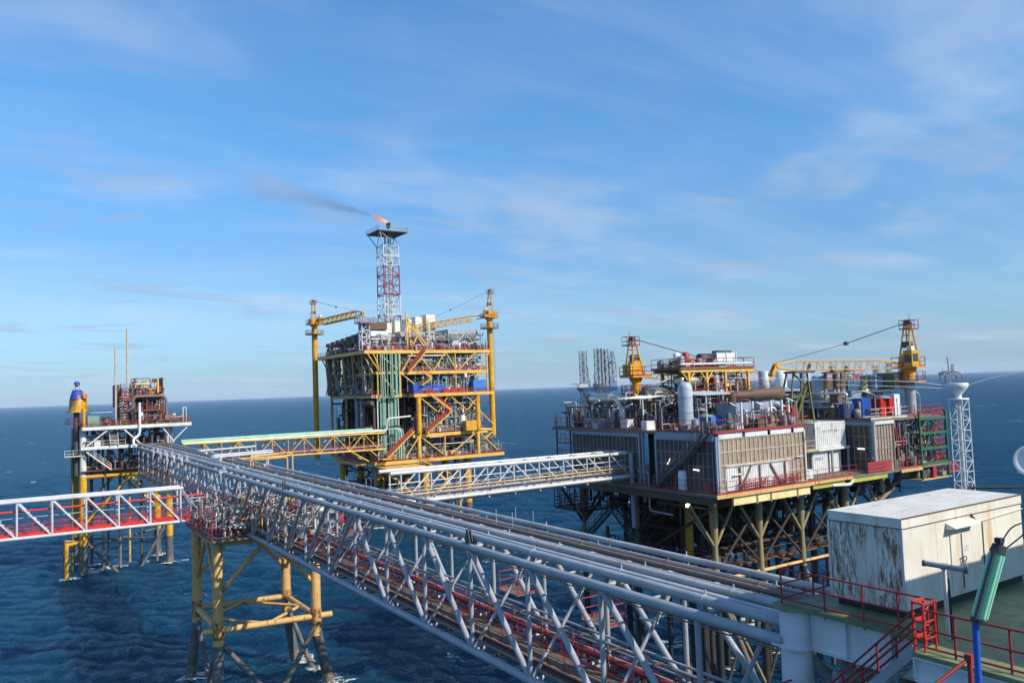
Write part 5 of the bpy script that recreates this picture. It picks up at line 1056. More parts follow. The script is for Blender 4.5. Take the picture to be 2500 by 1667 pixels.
# decks
for nm, lo, hi, m in (('upper_deck', (53.9, 51, UD - .28), (66.5, 76, UD), 'grating'), ('upper_deck', (66.5, 57.5, UD - .281), (77, 76, UD - .001), 'grating'), ('upper_deck', (77, 50.6, UD - .28), (91, 76, UD), 'grating'),
                      ('lower_deck', (53.0, 50.2, LD - .25), (91, 77, LD), 'grating')): slab(nm, RP, lo, hi, m)
g = MB()
for a, c in ((54.4, 57.5), (57.9, 61.0), (61.4, 64.4), (64.8, 66.3)): g.box(((a + c) / 2, 50.93, 26.95), (c - a, .1, .5))
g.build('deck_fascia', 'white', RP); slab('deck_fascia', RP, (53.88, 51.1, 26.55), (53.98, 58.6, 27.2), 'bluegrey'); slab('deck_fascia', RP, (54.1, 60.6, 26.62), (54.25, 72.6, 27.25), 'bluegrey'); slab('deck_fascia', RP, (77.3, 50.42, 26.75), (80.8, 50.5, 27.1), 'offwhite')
slab('deck_kerb', RP, (53.9, 50.75, 27.22), (66.6, 50.87, 27.36), 'red')
for lo, hi, m in (((55.3, 50.3, 20.75), (66.0, 50.55, 21.5), 'cream'), ((66.5, 50.3, 21.1), (71.5, 50.5, 21.55), 'limegreen'), ((72.5, 50.3, 21.15), (78.8, 50.5, 21.6), 'limegreen'), ((53.1, 50.6, 20.9), (53.4, 77, 21.55), 'dirtyolive'), ((55.3, 50.6, 20.7), (55.6, 77, 21.5), 'dirtyolive'), ((66, 50.6, 20.6), (66.4, 77, 21.55), 'dirtyolive'), ((79, 51, 20.8), (79.4, 77, 21.55), 'brown')): slab('deck_girder', RP, lo, hi, m)
slab('deck_nosing', RP, (53, 50.05, LD - .3), (66.5, 50.2, LD + .02), 'tan'); slab('deck_nosing', RP, (66.6, 50.05, LD - .25), (72.5, 50.2, LD + .02), 'tan'); slab('deck_nosing', RP, (81, 50.05, LD - .4), (85, 50.2, LD - .1), 'tan')
for x in (58.3, 60.2, 64.0): slab('girder_stiffener', RP, (x, 50.26, 20.6), (x + .22, 50.3, 21.55), 'brown')
RL = dict(r=.024, rails=(1, .55), step=1.3)
railing(RP, [(53.2, 62, LD), (53.2, 50.25, LD), (73.5, 50.25, LD)], 'red', **RL); railing(RP, [(80.9, 50.25, LD), (85.4, 50.25, LD)], 'red', **RL)
railing(RP, [(54.0, 58.5, UD), (54.0, 51.1, UD), (66.4, 51.1, UD), (66.4, 57.4, UD)], 'red', **RL); railing(RP, [(54.1, 75.8, UD), (54.1, 61, UD)], 'red', **RL); railing(RP, [(77.2, 57, UD), (77.2, 50.8, UD)], 'darkgrey', **RL); railing(RP, [(77.2, 50.8, UD), (84, 50.8, UD)], 'offwhite', **RL); railing(RP, [(84, 50.8, UD), (91, 50.8, UD)], 'red', **RL)
for z in (.25, .62, .98): slab('red_screen', RP, (75.2, 50.12, LD + z - .16), (79.4, 50.2, LD + z + .16), 'red')
b = MB()
for k in range(2):
    for i in range(14): b.bar((56.6 + k * 4.4 + i * .28, 50.6, LD), (56.6 + k * 4.4 + i * .28 + .1, 50.6, LD + .9 + .15 * math.sin(i * 2.1)), .05)
    for z in (.3, .6, .85): b.bar((56.5 + k * 4.4, 50.6, LD + z), (60.6 + k * 4.4, 50.6, LD + z + .1), .06)
b.build('scaffold_rack', 'red', RP)
# stairs on the dark side and door tank
stair(RP, (53.5, 58.3, LD), (53.5, 55.0, LD + 2.5), .8, (1, 0, 0), 'darkgrey', 'mullion_grey'); stair(RP, (53.5, 54.6, LD + 2.5), (53.5, 51.5, UD), .8, (1, 0, 0), 'darkgrey', 'mullion_grey')
b = MB(); b.lathe((53.75, 55.0, LD), [(.42, 0), (.42, 1.7), (.3, 1.85)], 16); b.build('white_tank', 'clean_white', RP)
for p1, p2 in (((53.8, 57.0, 24.2), (53.8, 56.6, 24.7)), ((53.8, 53.6, 23.9), (53.8, 52.9, 23.85))): tube('tube_lamp', RP, p1, p2, .05, 'lit_lamp', 8)
for x in (65.2, ): tube('tube_lamp', RP, (64.9, 50.8, 24.35), (65.7, 50.8, 24.4), .06, 'offwhite', 8)
tube('tube_lamp', RP, (56.1, 50.8, 23.35), (57.0, 50.8, 23.4), .07, 'stackwhite', 8); tube('tube_lamp', RP, (77.0, 52.4, 24.2), (77.0, 51.6, 24.2), .05, 'lit_lamp', 8)
# stair tower with railings at the far left corner and hanging basket below
for x in (54.4, 57): 
    for y in (73.2, 75.8): tube('tower_post', RP, (x, y, LD), (x, y, UD + 1.6), .1, 'darkgrey', 8)
for z in (LD + 1.8, LD + 3.6): slab('tower_landing', RP, (54.3, 73.1, z), (57, 75.8, z + .08), 'green'); railing(RP, [(54.3, 73.1, z), (54.3, 75.8, z)], 'red', r=.035, step=.9)
slab('basket_floor', RP, (54.2, 71.5, 17.9), (58.5, 76.5, 18.0), 'rustbrown'); railing(RP, [(58, 71.5, 18), (54.2, 71.5, 18), (54.2, 76.5, 18), (58, 76.5, 18)], 'black', h=3.5, step=1.0, r=.05, rails=(1, .36, .24, .12))
b = MB()
for k in range(4): b.bar((54.2, 71.6 + k * 1.2, 18), (54.2, 72.8 + k * 1.2, 21.5), .07)
b.build('basket_brace', 'black', RP)
# containers and frame in the front recess
def rp_container(label, lo, hi, txt, ink):
    c = container('container', label, lo, hi, 'white', 'white containers in the platform recess')
    b = MB(); rg = random.Random(len(txt)); x = lo[0] + .25 * (hi[0] - lo[0]); z = (lo[2] + hi[2]) / 2 + .25
    fc = bpy.data.curves.new('marking', 'FONT'); fc.body = txt; fc.size = .42; fc.extrude = .004; to = bpy.data.objects.new('marking_text', fc); col.objects.link(to); bpy.context.view_layer.update(); me = bpy.data.meshes.new_from_object(to.evaluated_get(bpy.context.evaluated_depsgraph_get())); bpy.data.objects.remove(to); me.materials.clear(); me.materials.append(M(ink)); o = bpy.data.objects.new('marking', me)
    link(o, c, Matrix.Translation(Vector((x, lo[1] - .02, z))) @ Matrix.Rotation(R(90), 4, 'X'))
rp_container('upper white container with faint lettering in the recess of the brown walled platform', (71.4, 53.4, 24.55), (76.5, 57.3, 27.2), 'VT CTOP BM-1', 'mullion')
rp_container('lower left white ribbed container under the lettered one', (70.7, 53.6, LD + .05), (73.6, 57.3, 24.2), 'AMBE 1', 'ink_blue')
container('container', 'lower right white ribbed container beside the recess post', (73.95, 53.7, LD + .05), (75.9, 57.3, 24.2), 'white', 'white containers in the platform recess')
for x in (70.4, 73.78, 76.6): slab('recess_post', RP, (x - .09, 53.2, LD), (x + .09, 53.38, 24.3), 'bluegrey')
slab('recess_beam', RP, (70.2, 53.15, 24.28), (76.8, 57.2, 24.52), 'white'); slab('green_landing', RP, (67, 52.6, 24.3), (70.9, 55, 24.42), 'green'); railing(RP, [(67, 52.7, 24.42), (70.8, 52.7, 24.42)], 'tan', r=.03)
slab('recess_wall', RP, (67, 55.2, LD), (71, 55.4, 27), 'brown'); slab('door', RP, (69.2, 55.1, 24.45), (70.0, 55.19, 26.5), 'clean_white'); slab('door', RP, (69.4, 55.1, LD), (70.1, 55.19, 23.9), 'clean_white')
box('air_unit', RP, (68.0, 52.0, LD + .5), (.9, .6, .9), 'clean_white'); pipe('drain_pipe', RP, [(69.5, 50.4, 21.2), (72.6, 50.4, 21.0), (73.2, 50.4, 21.8)], .17, 'white', 10, .5)
# right hand green stair tower
for x in (85.3, 90.6):
    for y in (50.3, 53.5): tube('tower_post', RP, (x, y, 20.2), (x, y, UD + .4), .14, 'green', 8)
for z in (22.0, 23.6, 25.3, 26.9): beam('tower_beam', RP, (85.3, 50.3, z), (90.6, 50.3, z), .12, .26, 'green'); slab('tower_landing', RP, (85.5, 50.5, z - .05), (90.5, 53.4, z + .03), 'grating'); railing(RP, [(88.5, 50.4, z), (90.5, 50.4, z), (90.5, 53.4, z)], 'brightred', r=.035, step=.8)
for a, c in (((85.5, 22.1), (87.4, 25.2)), ((87.4, 25.2), (90.2, 22.1)), ((85.5, 25.4), (87, 26.8)), ((87.6, 26.8), (90.2, 25.4))): tube('tower_brace', RP, (a[0], 50.4, a[1]), (c[0], 50.4, c[1]), .08, 'green', 8)
for z0, z1, y in ((20.5, 22.0, 51), (22, 23.6, 52.4), (23.6, 25.3, 51), (25.3, 26.9, 52.4)): stair(RP, (86, y, z0), (90, y, z1), .8, (0, 1, 0), 'darkgrey', 'red')
slab('tower_floor', RP, (85.0, 50.2, 20.2), (91.0, 53.6, 20.32), 'tan'); slab('end_basket', RP, (91.0, 50.4, 20.6), (92.8, 53, 20.7), 'red'); railing(RP, [(91, 50.4, 20.7), (92.8, 50.4, 20.7), (92.8, 53, 20.7)], 'brightred', r=.04, step=.5, rails=(1, .66, .33))
clutter(RP, (80.8, 50.8, LD), (85.2, 52.5, 27), 120, 61, [1, 5, 1, 4, .6, .6, 5, 1, 0, 4], .12); clutter(RP, (85.6, 50.8, 20.4), (90.4, 53.3, 26.8), 90, 62, [2, 4, 1, 1, .6, 1, 4, 2, 0, 1], .1)
# jacket: legs, V braces and the spider deck
for x in (56.1, 62.3, 68.6, 76.0, 82.6):
    for y in (53.6, 64.5, 73.5):
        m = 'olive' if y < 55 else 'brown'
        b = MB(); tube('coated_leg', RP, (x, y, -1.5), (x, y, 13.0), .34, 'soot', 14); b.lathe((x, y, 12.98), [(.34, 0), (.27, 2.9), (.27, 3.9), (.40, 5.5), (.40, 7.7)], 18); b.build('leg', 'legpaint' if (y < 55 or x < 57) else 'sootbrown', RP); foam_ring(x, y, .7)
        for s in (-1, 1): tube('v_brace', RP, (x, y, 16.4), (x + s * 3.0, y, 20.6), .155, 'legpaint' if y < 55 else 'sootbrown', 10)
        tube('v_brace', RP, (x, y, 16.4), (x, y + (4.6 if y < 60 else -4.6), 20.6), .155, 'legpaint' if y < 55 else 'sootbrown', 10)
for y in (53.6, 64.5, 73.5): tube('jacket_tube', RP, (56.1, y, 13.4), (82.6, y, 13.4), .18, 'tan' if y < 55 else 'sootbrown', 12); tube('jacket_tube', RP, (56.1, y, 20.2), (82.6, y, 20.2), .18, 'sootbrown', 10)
for x in (56.1, 62.3, 68.6, 76.0, 82.6): tube('jacket_tube', RP, (x, 53.6, 13.4), (x, 73.5, 13.4), .18, 'sootbrown', 12)
for x in (56.1, 62.3, 68.6, 76.0):
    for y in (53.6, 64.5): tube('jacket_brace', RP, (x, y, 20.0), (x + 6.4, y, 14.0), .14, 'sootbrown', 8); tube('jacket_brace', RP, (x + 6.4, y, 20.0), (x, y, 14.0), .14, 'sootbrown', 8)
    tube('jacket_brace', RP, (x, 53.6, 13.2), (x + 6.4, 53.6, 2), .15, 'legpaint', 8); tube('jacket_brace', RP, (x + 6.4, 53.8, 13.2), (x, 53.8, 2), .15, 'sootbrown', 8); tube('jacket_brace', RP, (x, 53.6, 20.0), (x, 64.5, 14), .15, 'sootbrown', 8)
for x in (56.1, 68.6): tube('jacket_brace', RP, (x, 53.6, 12.8), (x + 6.2, 53.6, 0), .3, 'brown', 10); tube('jacket_brace', RP, (x + 12, 64.5, 12.8), (x + 6.2, 64.5, 0), .3, 'brown', 10)
for x in (58.5, 66, 74, 80): slab('spider_walkway', RP, (x, 54, 13.75), (x + 1.2, 73, 13.83), 'rustbrown'); railing(RP, [(x, 54, 13.83), (x, 73, 13.83)], 'darkgrey' if x < 60 else 'rustbrown', r=.045, step=1.6)
for y in (55, 60, 68): slab('spider_walkway', RP, (57, y, 13.84), (82, y + 1.2, 13.92), 'rustbrown'); railing(RP, [(57, y, 13.92), (82, y, 13.92)], 'rustbrown', r=.035, step=1.6)
rg = random.Random(9)
for k in range(16): x, y = rg.uniform(58, 81), rg.uniform(57, 72); tube('conductor', RP, (x, y, -1.5), (x, y, 21.5), rg.uniform(.2, .36), rg.choice(['black', 'sootbrown', 'sootbrown', 'darkgrey']), 10)
tube('conductor', RP, (59.2, 60, 13), (59.2, 60, 21.5), .42, 'amber', 12); tube('conductor', RP, (59.2, 60, -1.5), (59.2, 60, 13), .4, 'soot', 12)
tube('end_brace', RP, (79.5, 54, 17.2), (88.5, 53, 21.4), .26, 'brown', 10); tube('end_brace', RP, (76.2, 54, 15), (84, 53, 19.4), .26, 'brown', 10)
stair(RP, (54.6, 60.5, 14), (54.6, 66.5, 19.0), .9, (1, 0, 0), 'black', 'black'); stair(RP, (54.6, 71.5, 15), (54.6, 66.5, 19.0), .9, (1, 0, 0), 'black', 'black')
slab('flood_lamp', RP, (53.9, 54.6, 20.3), (54.1, 54.9, 20.6), 'lit_warm')
DW2 = [1, .8, .6, 4, .4, .3, 9, 1, .1, 6]
DM = ['soot', 'sootbrown', 'rustbrown', 'darkgrey', 'red']; clutter(RP, (55, 53, 18.6), (88, 75, 21.5), 220, 63, [4, 4, 2, 3, .3], .2, mats=DM); clutter(RP, (57, 56, 13.8), (82, 73, 18.6), 150, 64, [4, 4, 2, 3, .5], .25, mats=DM); slab('bulkhead', RP, (58, 66, 14), (80, 66.2, 21.5), 'soot')  # dark clutter and backing sheet carry the underdeck shade in their colour
pipe('bridge_pipe', RP, [(53.9, 62.4, 22.65), (54.9, 62.4, 22.65), (54.9, 61.6, 22.65), (54.9, 61.6, 20)], .14, 'palegrey', 10, .4); pipe('bridge_pipe', RP, [(54.2, 61.8, 23.2), (54.2, 60.2, 23.2), (54.2, 60.2, 19.4), (54.2, 57, 19.3)], .09, 'palegrey', 8, .3)
tube('bridge_post', RP, (53.8, 62.2, 17.5), (53.8, 62.2, 25), .22, 'bluegrey', 12)

# ---- equipment on its upper deck
clutter(RP, (54.6, 51.6, UD), (59.2, 58.4, UD + 0.6), 60, 75, [4, 3, 1.5, 3, .5, .8, 6, 3, .1, 3], .1); clutter(RP, (60.5, 51.6, UD), (66, 54, UD + 1.6), 90, 76, [4, 3, 1.5, 3, .5, .8, 6, 3, .1, 3], .1); clutter(RP, (61.5, 56.5, UD), (66, 59.4, UD + 2.6), 120, 65, [4, 2.5, 1.2, 4, .8, .8, 8, 2.5, .2, 4], .13); clutter(RP, (54.6, 60.6, UD), (66, 75.5, UD + 2.8), 300, 66, [4, 1.2, 1.6, 3, .6, 1.2, 8, 3, .1, 3], .15); clutter(RP, (66.8, 58, UD), (77, 75, UD + 3.4), 240, 67, [4, 1.5, 1.6, 3, 1, 1, 7, 3, .1, 3], .16); clutter(RP, (78, 54, UD), (88.5, 74, UD + 2.8), 240, 68, [4, 2, 1.4, 4, .6, .6, 8, 2.5, .3, 4], .16)
clutter(RP, (58, 60, UD + 2.2), (64, 70, UD + 3.8), 70, 69, [4, 1, 1.8, 3, .8, 1, 6, 4, .1, 3], .12)
for x in (54.8, 57.6):
    for y in (66.0, 68.4, 70.8, 73.2): tube('shelter_post', RP, (x, y, UD), (x, y, UD + 2.25), .08, 'palegrey', 8)
b = MB()
for x in (54.7, 57.7): b.bar((x, 65.6, UD + 2.3), (x, 73.8, UD + 2.3), .14)
for y in (65.6, 68.4, 70.8, 73.8): b.bar((54.7, y, UD + 2.3), (57.7, y, UD + 2.3), .12)
b.build('shelter_frame', 'darkgrey', RP); slab('shelter_wall', RP, (57.2, 66.2, UD), (57.35, 73, UD + 2), 'bluegrey'); slab('shelter_wall', RP, (55.4, 66.4, UD), (57, 72, UD + .9), 'grey')
def silencer():
    b = MB(); b.lathe((55.6, 67.0, UD + 3.1), [(.3, -.2), (.45, 0), (.66, .15), (.66, 3.3), (.5, 3.5)], 22, 0, 'Y'); o = b.build('exhaust_silencer', 'silver', RP)
    b = MB(); b.lathe((55.6, 70.4, UD + 3.1), [(.62, 0), (.62, .35), (.5, .36), (.48, .02)], 20, 0, 'Y'); b.build('silencer_mouth', 'rustbrown', o)
    b = MB(); b.path([(55.6, 67.1, UD + 3.1), (55.6, 66.2, UD + 3.1), (55.6, 65.3, UD + 2.2), (55.6, 65.3, UD + .5)], .42, 14, 0, .9); b.build('silencer_bend', 'silver', o)
    b = MB()
    for y in (67.6, 69.8): b.box((55.6, y, UD + 2.45), (1.0, .14, .4))
    b.build('silencer_saddle', 'offwhite', o)
silencer()
b = MB(); b.lathe((57.6, 58.0, UD), [(.70, 0), (.72, .3), (.72, 4.1), (.62, 4.42), (.4, 4.62), (.05, 4.7)], 26); ves = b.build('scrubber_vessel', 'vessel', RP)
for z in (1.6, 3.1): b = MB(); b.lathe((57.6, 58, UD + z), [(.75, 0), (.75, .06)], 26); b.build('band', 'palegrey', ves)
slab('vessel_platform', RP, (58.2, 57.0, UD + 1.8), (59.2, 58.2, UD + 1.86), 'palegrey'); railing(RP, [(58.2, 57, UD + 1.86), (59.2, 57, UD + 1.86), (59.2, 58.2, UD + 1.86)], 'palegrey', r=.03)
bb = thing('waste_bin', 'open blue waste bin with a net cover beside the tall grey vessel', 'bin', (60.3, 57.7, UD), None)
slab('shell', bb, (59.4, 56.5, UD), (61.3, 58.9, UD + 1.1), 'blue')
for k in range(6): slab('rib', bb, (59.42 + k * .35, 56.45, UD + .05), (59.52 + k * .35, 56.5, UD + 1.08), 'lightblue')
slab('front_plate', bb, (59.5, 56.47, UD + .1), (61.2, 56.49, UD + 1.0), 'lightblue'); b = MB(); b.lathe((60.35, 57.7, UD + 1.1), [(1.05, 0), (.9, .18), (.5, .28), (.1, .3)], 8); b.build('net_cover', 'pipegreen', bb)  # lighter blue plate and ribs: sunlight on the front put into the colour
b = MB()
for k in range(16): x = 58.6 + k * .32; b.add([(x, 56.2, UD + 3.25), (x + .16, 56.2, UD + 3.33), (x + .32, 56.2, UD + 3.25), (x + .32, 60.4, UD + 3.55), (x + .16, 60.4, UD + 3.63), (x, 60.4, UD + 3.55)], [(0, 1, 4, 5), (1, 2, 3, 4)])
b.build('canopy_roof', 'clean_white', RP)
for x in (58.8, 61.2, 63.4):
    for y in (56.4, 60.2): tube('canopy_post', RP, (x, y, UD), (x, y, UD + 3.3), .07, 'white', 8)
b = MB()
for k in range(14): b.add([(55, 61.5 + k * .28, UD + 3.1), (55, 61.64 + k * .28, UD + 3.18), (55, 61.78 + k * .28, UD + 3.1), (58.2, 61.78 + k * .28, UD + 3.3), (58.2, 61.64 + k * .28, UD + 3.38), (58.2, 61.5 + k * .28, UD + 3.3)], [(0, 1, 4, 5), (1, 2, 3, 4)])
b.build('canopy_roof', 'offwhite', RP)
for x, y in ((55.2, 61.7), (55.2, 65.2), (58, 61.7), (58, 65.2)): tube('canopy_post', RP, (x, y, UD), (x, y, UD + 3.15), .07, 'white', 8)
b = MB(); b.lathe((61.6, 55.2, UD + 3.15), [(.4, 0), (.42, .1), (.42, 2.2), (.58, 2.5), (.58, 5.2), (.66, 5.5), (.74, 6.8), (.62, 6.82), (.55, 5.4)], 22, 0, 'X'); ex = b.build('rusty_exhaust', 'rustbrown', RP)
b = MB(); b.path([(61.9, 55.2, UD + 3.15), (61.35, 55.3, UD + 3.1), (61.35, 55.4, UD + 2.2)], .4, 14, 0, .5); b.build('exhaust_bend', 'rustbrown', ex)
slab('turbine_enclosure', RP, (61.0, 54.6, UD), (67.6, 57.2, UD + 2.4), 'bluegrey'); slab('enclosure_hood', RP, (63.6, 53.8, UD + 1.7), (64.9, 54.6, UD + 2.4), 'palegrey'); slab('dark_bay', RP, (65.2, 54.5, UD + .1), (67.4, 54.59, UD + 1.9), 'black')
for x, h, w_, m in ((65.6, 1.9, .5, 'brightred'), (66.6, 1.7, .8, 'red'), (61.6, .9, .9, 'brightred'), (63.8, .9, 1.1, 'orange'), (66.0, 1.2, .4, 'hullblue')): slab('cabinet', RP, (x - w_ / 2, 52.0, UD), (x + w_ / 2, 52.8, UD + h), m)
b = MB(); b.cyl((67.2, 57.2, UD + 3.0), (66.9, 53.4, UD + 1.6), .3, 10); b.path([(64.2, 53.4, UD), (64.2, 53.4, UD + 1.8), (65.4, 53.4, UD + 1.8), (65.4, 53.4, UD)], .14, 10, 0, .5); b.build('white_duct', 'white', RP)
def lamp_post(x, y, z, h, dx, dy):
    b = MB(); b.cyl((x, y, z), (x, y, z + h), .05, 6, 0); b.cyl((x, y, z + h), (x + dx * .35, y + dy * .35, z + h + .12), .045, 6, 0); b.cyl((x + dx * .35, y + dy * .35, z + h + .12), (x + dx, y + dy, z + h + .42), .085, 8, 1); b.build('lamp_post', ['palegrey', 'clean_white'], RP)
for x, y, h, dx, dy in ((54.2, 68.8, 2.6, .2, -1.1), (54.2, 63.6, 2.2, .2, -1.2), (54.2, 57.9, 2.3, .2, -1.3), (54.2, 53.0, 2.3, .3, -1.2), (54.2, 65.6, 1.8, .2, -1), (57.5, 51.3, 2.2, -1.2, -.2), (61.4, 51.3, 2.1, -1.3, 0), (66.2, 51.5, 2.3, -1.2, .2), (77.6, 53.6, 2.6, .5, -1), (79.4, 51.6, 2.6, -1.0, .8), (64, 66, 6.4, -1.2, .6), (60, 64.5, 4.6, 1.0, -.6), (82.8, 51.2, 1.6, 0, 0), (88.6, 52, 2.2, -.6, 0)): lamp_post(x, y, UD, h, dx, dy)
for x in (58.8, 60.4, 63.0, 64.6, 65.6): slab('white_post', RP, (x - .08, 51.9, UD), (x + .08, 52.06, UD + 2.6), 'white')
# yellow framed module with the silver drum and the white generator on top
for x in (63.8, 66.6, 69.6, 73.4):
    for y in (63.6, 67.8): slab('yellow_post', RP, (x - .13, y - .13, UD), (x + .13, y + .13, UD + 5.7), 'yellow')
for y in (63.6, 67.8): slab('yellow_beam', RP, (62.6, y - .15, UD + 5.7), (74.2, y + .15, UD + 6.05), 'yellow')
for x in (63.8, 66.6): tube('knee_brace', RP, (x, 63.6, UD + 4.6), (x + .9, 63.6, UD + 5.7), .1, 'yellow', 8); tube('knee_brace', RP, (x, 63.6, UD + 4.6), (x - .9, 63.6, UD + 5.7), .1, 'yellow', 8)
slab('module_top', RP, (62.4, 63.3, UD + 6.06), (74.3, 68.1, UD + 6.16), 'grating'); railing(RP, [(62.4, 68, UD + 6.16), (62.4, 63.4, UD + 6.16), (74.3, 63.4, UD + 6.16), (74.3, 68, UD + 6.16)], 'red', r=.035, rails=(1, .5)); tube('header_pipe', RP, (62.2, 63.2, UD + 6.6), (73.6, 63.2, UD + 6.6), .12, 'white', 10)
clutter(RP, (62.6, 63.8, UD + 6.2), (69, 67.8, UD + 7.2), 60, 70, [3, 4, 2, 3, 2, .5, 2, 2, 0, 1], .08); slab('module_mid', RP, (62.4, 62.8, UD + 3.2), (76.5, 70, UD + 3.3), 'green'); railing(RP, [(62.4, 62.9, UD + 3.3), (76.5, 62.9, UD + 3.3)], 'red', r=.035)
clutter(RP, (63, 63.6, UD + 3.3), (74, 68, UD + 5.6), 90, 71, [3, 2, 3, 2, 4, .6, 2, 3, 0, 1], .1)
b = MB(); b.lathe((62.9, 64.6, UD + 4.75), [(.2, 0), (.68, .18), (.72, .4), (.72, 3.0), (.68, 3.2), (.2, 3.4)], 22, 0, 'X'); b.build('silver_drum', 'silver', RP); b = MB(); b.lathe((59.2, 66, UD + 3.6), [(.3, 0), (.8, .3), (.8, 3.2), (.3, 3.5)], 18, 0, 'X'); b.build('dark_drum', 'darkgrey', RP)
gx = thing('generator', 'white engine unit with a black radiator on the roof of the yellow framed module', 'generator', (71, 66, UD + 6.16)); slab('engine_body', gx, (70.0, 65, UD + 6.9), (73.0, 66.4, UD + 7.9), 'clean_white'); b = MB(); b.lathe((67.6, 65.7, UD + 7.35), [(.4, 0), (.52, .1), (.52, 2.2), (.4, 2.3)], 14, 0, 'X'); b.build('radiator', 'black', gx); slab('roof_box', gx, (70.4, 65.2, UD + 7.9), (72.6, 66.2, UD + 8.2), 'darkgrey'); slab('skid', gx, (68, 64.9, UD + 6.2), (73.2, 66.5, UD + 6.45), 'brown')
for x in (69.8, 71.4, 73.0): slab('frame_post', gx, (x, 64.9, UD + 6.4), (x + .1, 65.0, UD + 8.0), 'white')
# tanks
for k, (x, y, z0, z1, r, m) in enumerate(((76.6, 64, 30.9, 32.85, .62, 'vessel'), (79.7, 64, 30.9, 32.8, .66, 'clean_white'), (84.2, 64, 30.7, 32.75, .62, 'vessel'), (78.8, 58, 29.9, 32.0, .82, 'vessel'))):
    b = MB(); b.lathe((x, y, z0), [(r, 0), (r, z1 - z0), (r * .7, z1 - z0 + .1 + .06 * (k == 3)), (.05, z1 - z0 + .16 + .1 * (k == 3))], 22); tk = b.build('storage_tank', m, RP); b = MB(); b.lathe((x, y, z0 - .25), [(r * 1.3, 0), (r * 1.3, .22)], 14); b.build('tank_base', 'palegrey', tk)
    for s in (-1, 1): tube('tank_leg', RP, (x + s * r * .7, y, UD), (x + s * r * .7, y, z0 - .2), .1, 'palegrey', 6)
slab('tank_platform', RP, (73.5, 62.5, 30.45), (86, 66, 30.6), 'palegrey'); slab('tank_plinth', RP, (77.9, 57.1, 28.4), (79.7, 58.9, 29.64), 'bluegrey')
# boom rest trestle (green)
for p1, p2 in (((69.5, 55.0, UD), (70.9, 55.3, 32.5)), ((73.3, 56.4, UD), (73.0, 56.0, 32.5)), ((69.5, 56.6, UD), (70.9, 56.2, 32.5)), ((73.5, 55, UD), (73.0, 55.2, 32.5)), ((69.9, 55.1, 28.4), (73.1, 55.5, 31.2)), ((72.9, 55.5, 31.3), (71.0, 55.4, 32.4)), ((70.3, 55.2, 30), (73.2, 55.6, 30)), ((69.2, 54.0, UD), (72.8, 55.2, 31))): beam('boom_trestle', RP, p1, p2, .16, .16, 'olive')
slab('trestle_head', RP, (70.4, 54.6, 32.45), (73.6, 56.2, 32.68), 'darkgrey'); beam('trestle_horn', RP, (73.4, 55.4, 32.6), (73.9, 55.4, 33.4), .2, .3, 'darkgrey'); slab('trestle_base', RP, (69.2, 54.8, UD - .4), (73.7, 57.4, UD - .02), 'olive')
for x in (78.2, 81.2): beam('boom_trestle', RP, (x, 57, UD), (x - .2, 56.6, 32.5), .3, .2, 'olive')
beam('trestle_horn', RP, (78.0, 55.6, 32.4), (77.6, 55.6, 33.1), .2, .35, 'olive'); beam('trestle_horn', RP, (80.2, 55.6, 32.4), (80.6, 55.6, 33.1), .2, .35, 'olive'); slab('trestle_head', RP, (77.9, 55, 32.35), (80.4, 57, 32.5), 'olive')
tube('brown_stack', RP, (81.8, 58, UD), (81.8, 58, 32.3), .32, 'rustbrown', 12)
# right half of the deck: walls, units, boxes
for lo, hi, m in (((78.2, 54.6, UD), (80.0, 55.8, UD + 1.6), 'hullblue'), ((79.0, 56.6, UD), (85.5, 58.5, UD + 2.2), 'bluegrey'), ((80.4, 57.2, UD + 2.2), (82.4, 58.6, UD + 3.2), 'palegrey'), ((83.0, 56.8, UD + 2.2), (85.5, 58.6, UD + 3.0), 'bluegrey'), ((85.6, 56.7, UD + 2.0), (86.7, 58, UD + 3.1), 'stackwhite'), ((85.0, 55.0, UD + 2.6), (88, 58.5, UD + 2.8), 'black'), ((86.5, 56.0, UD + 3.1), (88.0, 58, UD + 4.6), 'bluegrey'), ((88.3, 54.8, UD + 2.9), (90.3, 57.0, UD + 4.9), 'stackwhite'), ((88.2, 54.75, UD + 3.0), (88.29, 56.9, UD + 4.8), 'olive'), ((83.0, 60, UD + 3), (87, 63, UD + 4.2), 'rustbrown'), ((86.2, 53.6, UD), (87.3, 54.2, UD + 2.4), 'clean_white')): slab('deck_unit', RP, lo, hi, m)
for k in range(8): slab('unit_louvre', RP, (88.35, 54.72, UD + 3.05 + k * .22), (90.25, 54.79, UD + 3.15 + k * .22), 'mullion')
b = MB(); b.cyl((85.6, 57.2, UD + 2.8), (86.9, 57.2, UD + 4.4), .5, 12); b.build('angled_duct', 'olive', RP); railing(RP, [(83, 60, UD + 4.2), (90, 60, UD + 4.2)], 'brightred', r=.05, rails=(1, .66, .33))
for x, y, h, s, m, lab in ((82.2, 54.6, 2.05, 1.7, 'blue', 'blue steel box between the tube lamp and the red boxes on the right module'), (84.3, 53.9, 1.9, 1.0, 'brightred', 'left of the two bright red boxes on the right module'), (85.55, 53.7, 2.0, .8, 'brightred', 'right of the two bright red boxes on the right module')):
    o = MB(); o.box((x, y + .5, UD + h / 2), (s, 1.2, h)); n = int(s / .22)
    for k in range(n): o.box((x - s / 2 + (k + .5) * s / n, y - .12, UD + h / 2), (s / n * .5, .05, h * .9))
    o.box((x, y + .5, UD + h + .02), (s + .08, 1.28, .06)); tag(o.build('steel_box', m), lab, 'box', 'steel boxes on the right module' if m == 'brightred' else None)
tarp_ = MB(); tarp_.lathe((84.9, 54.2, UD + 2.0), [(.9, 0), (.7, .22), (.2, .32)], 7); tarp_.build('tarpaulin_cover', 'grey', RP)
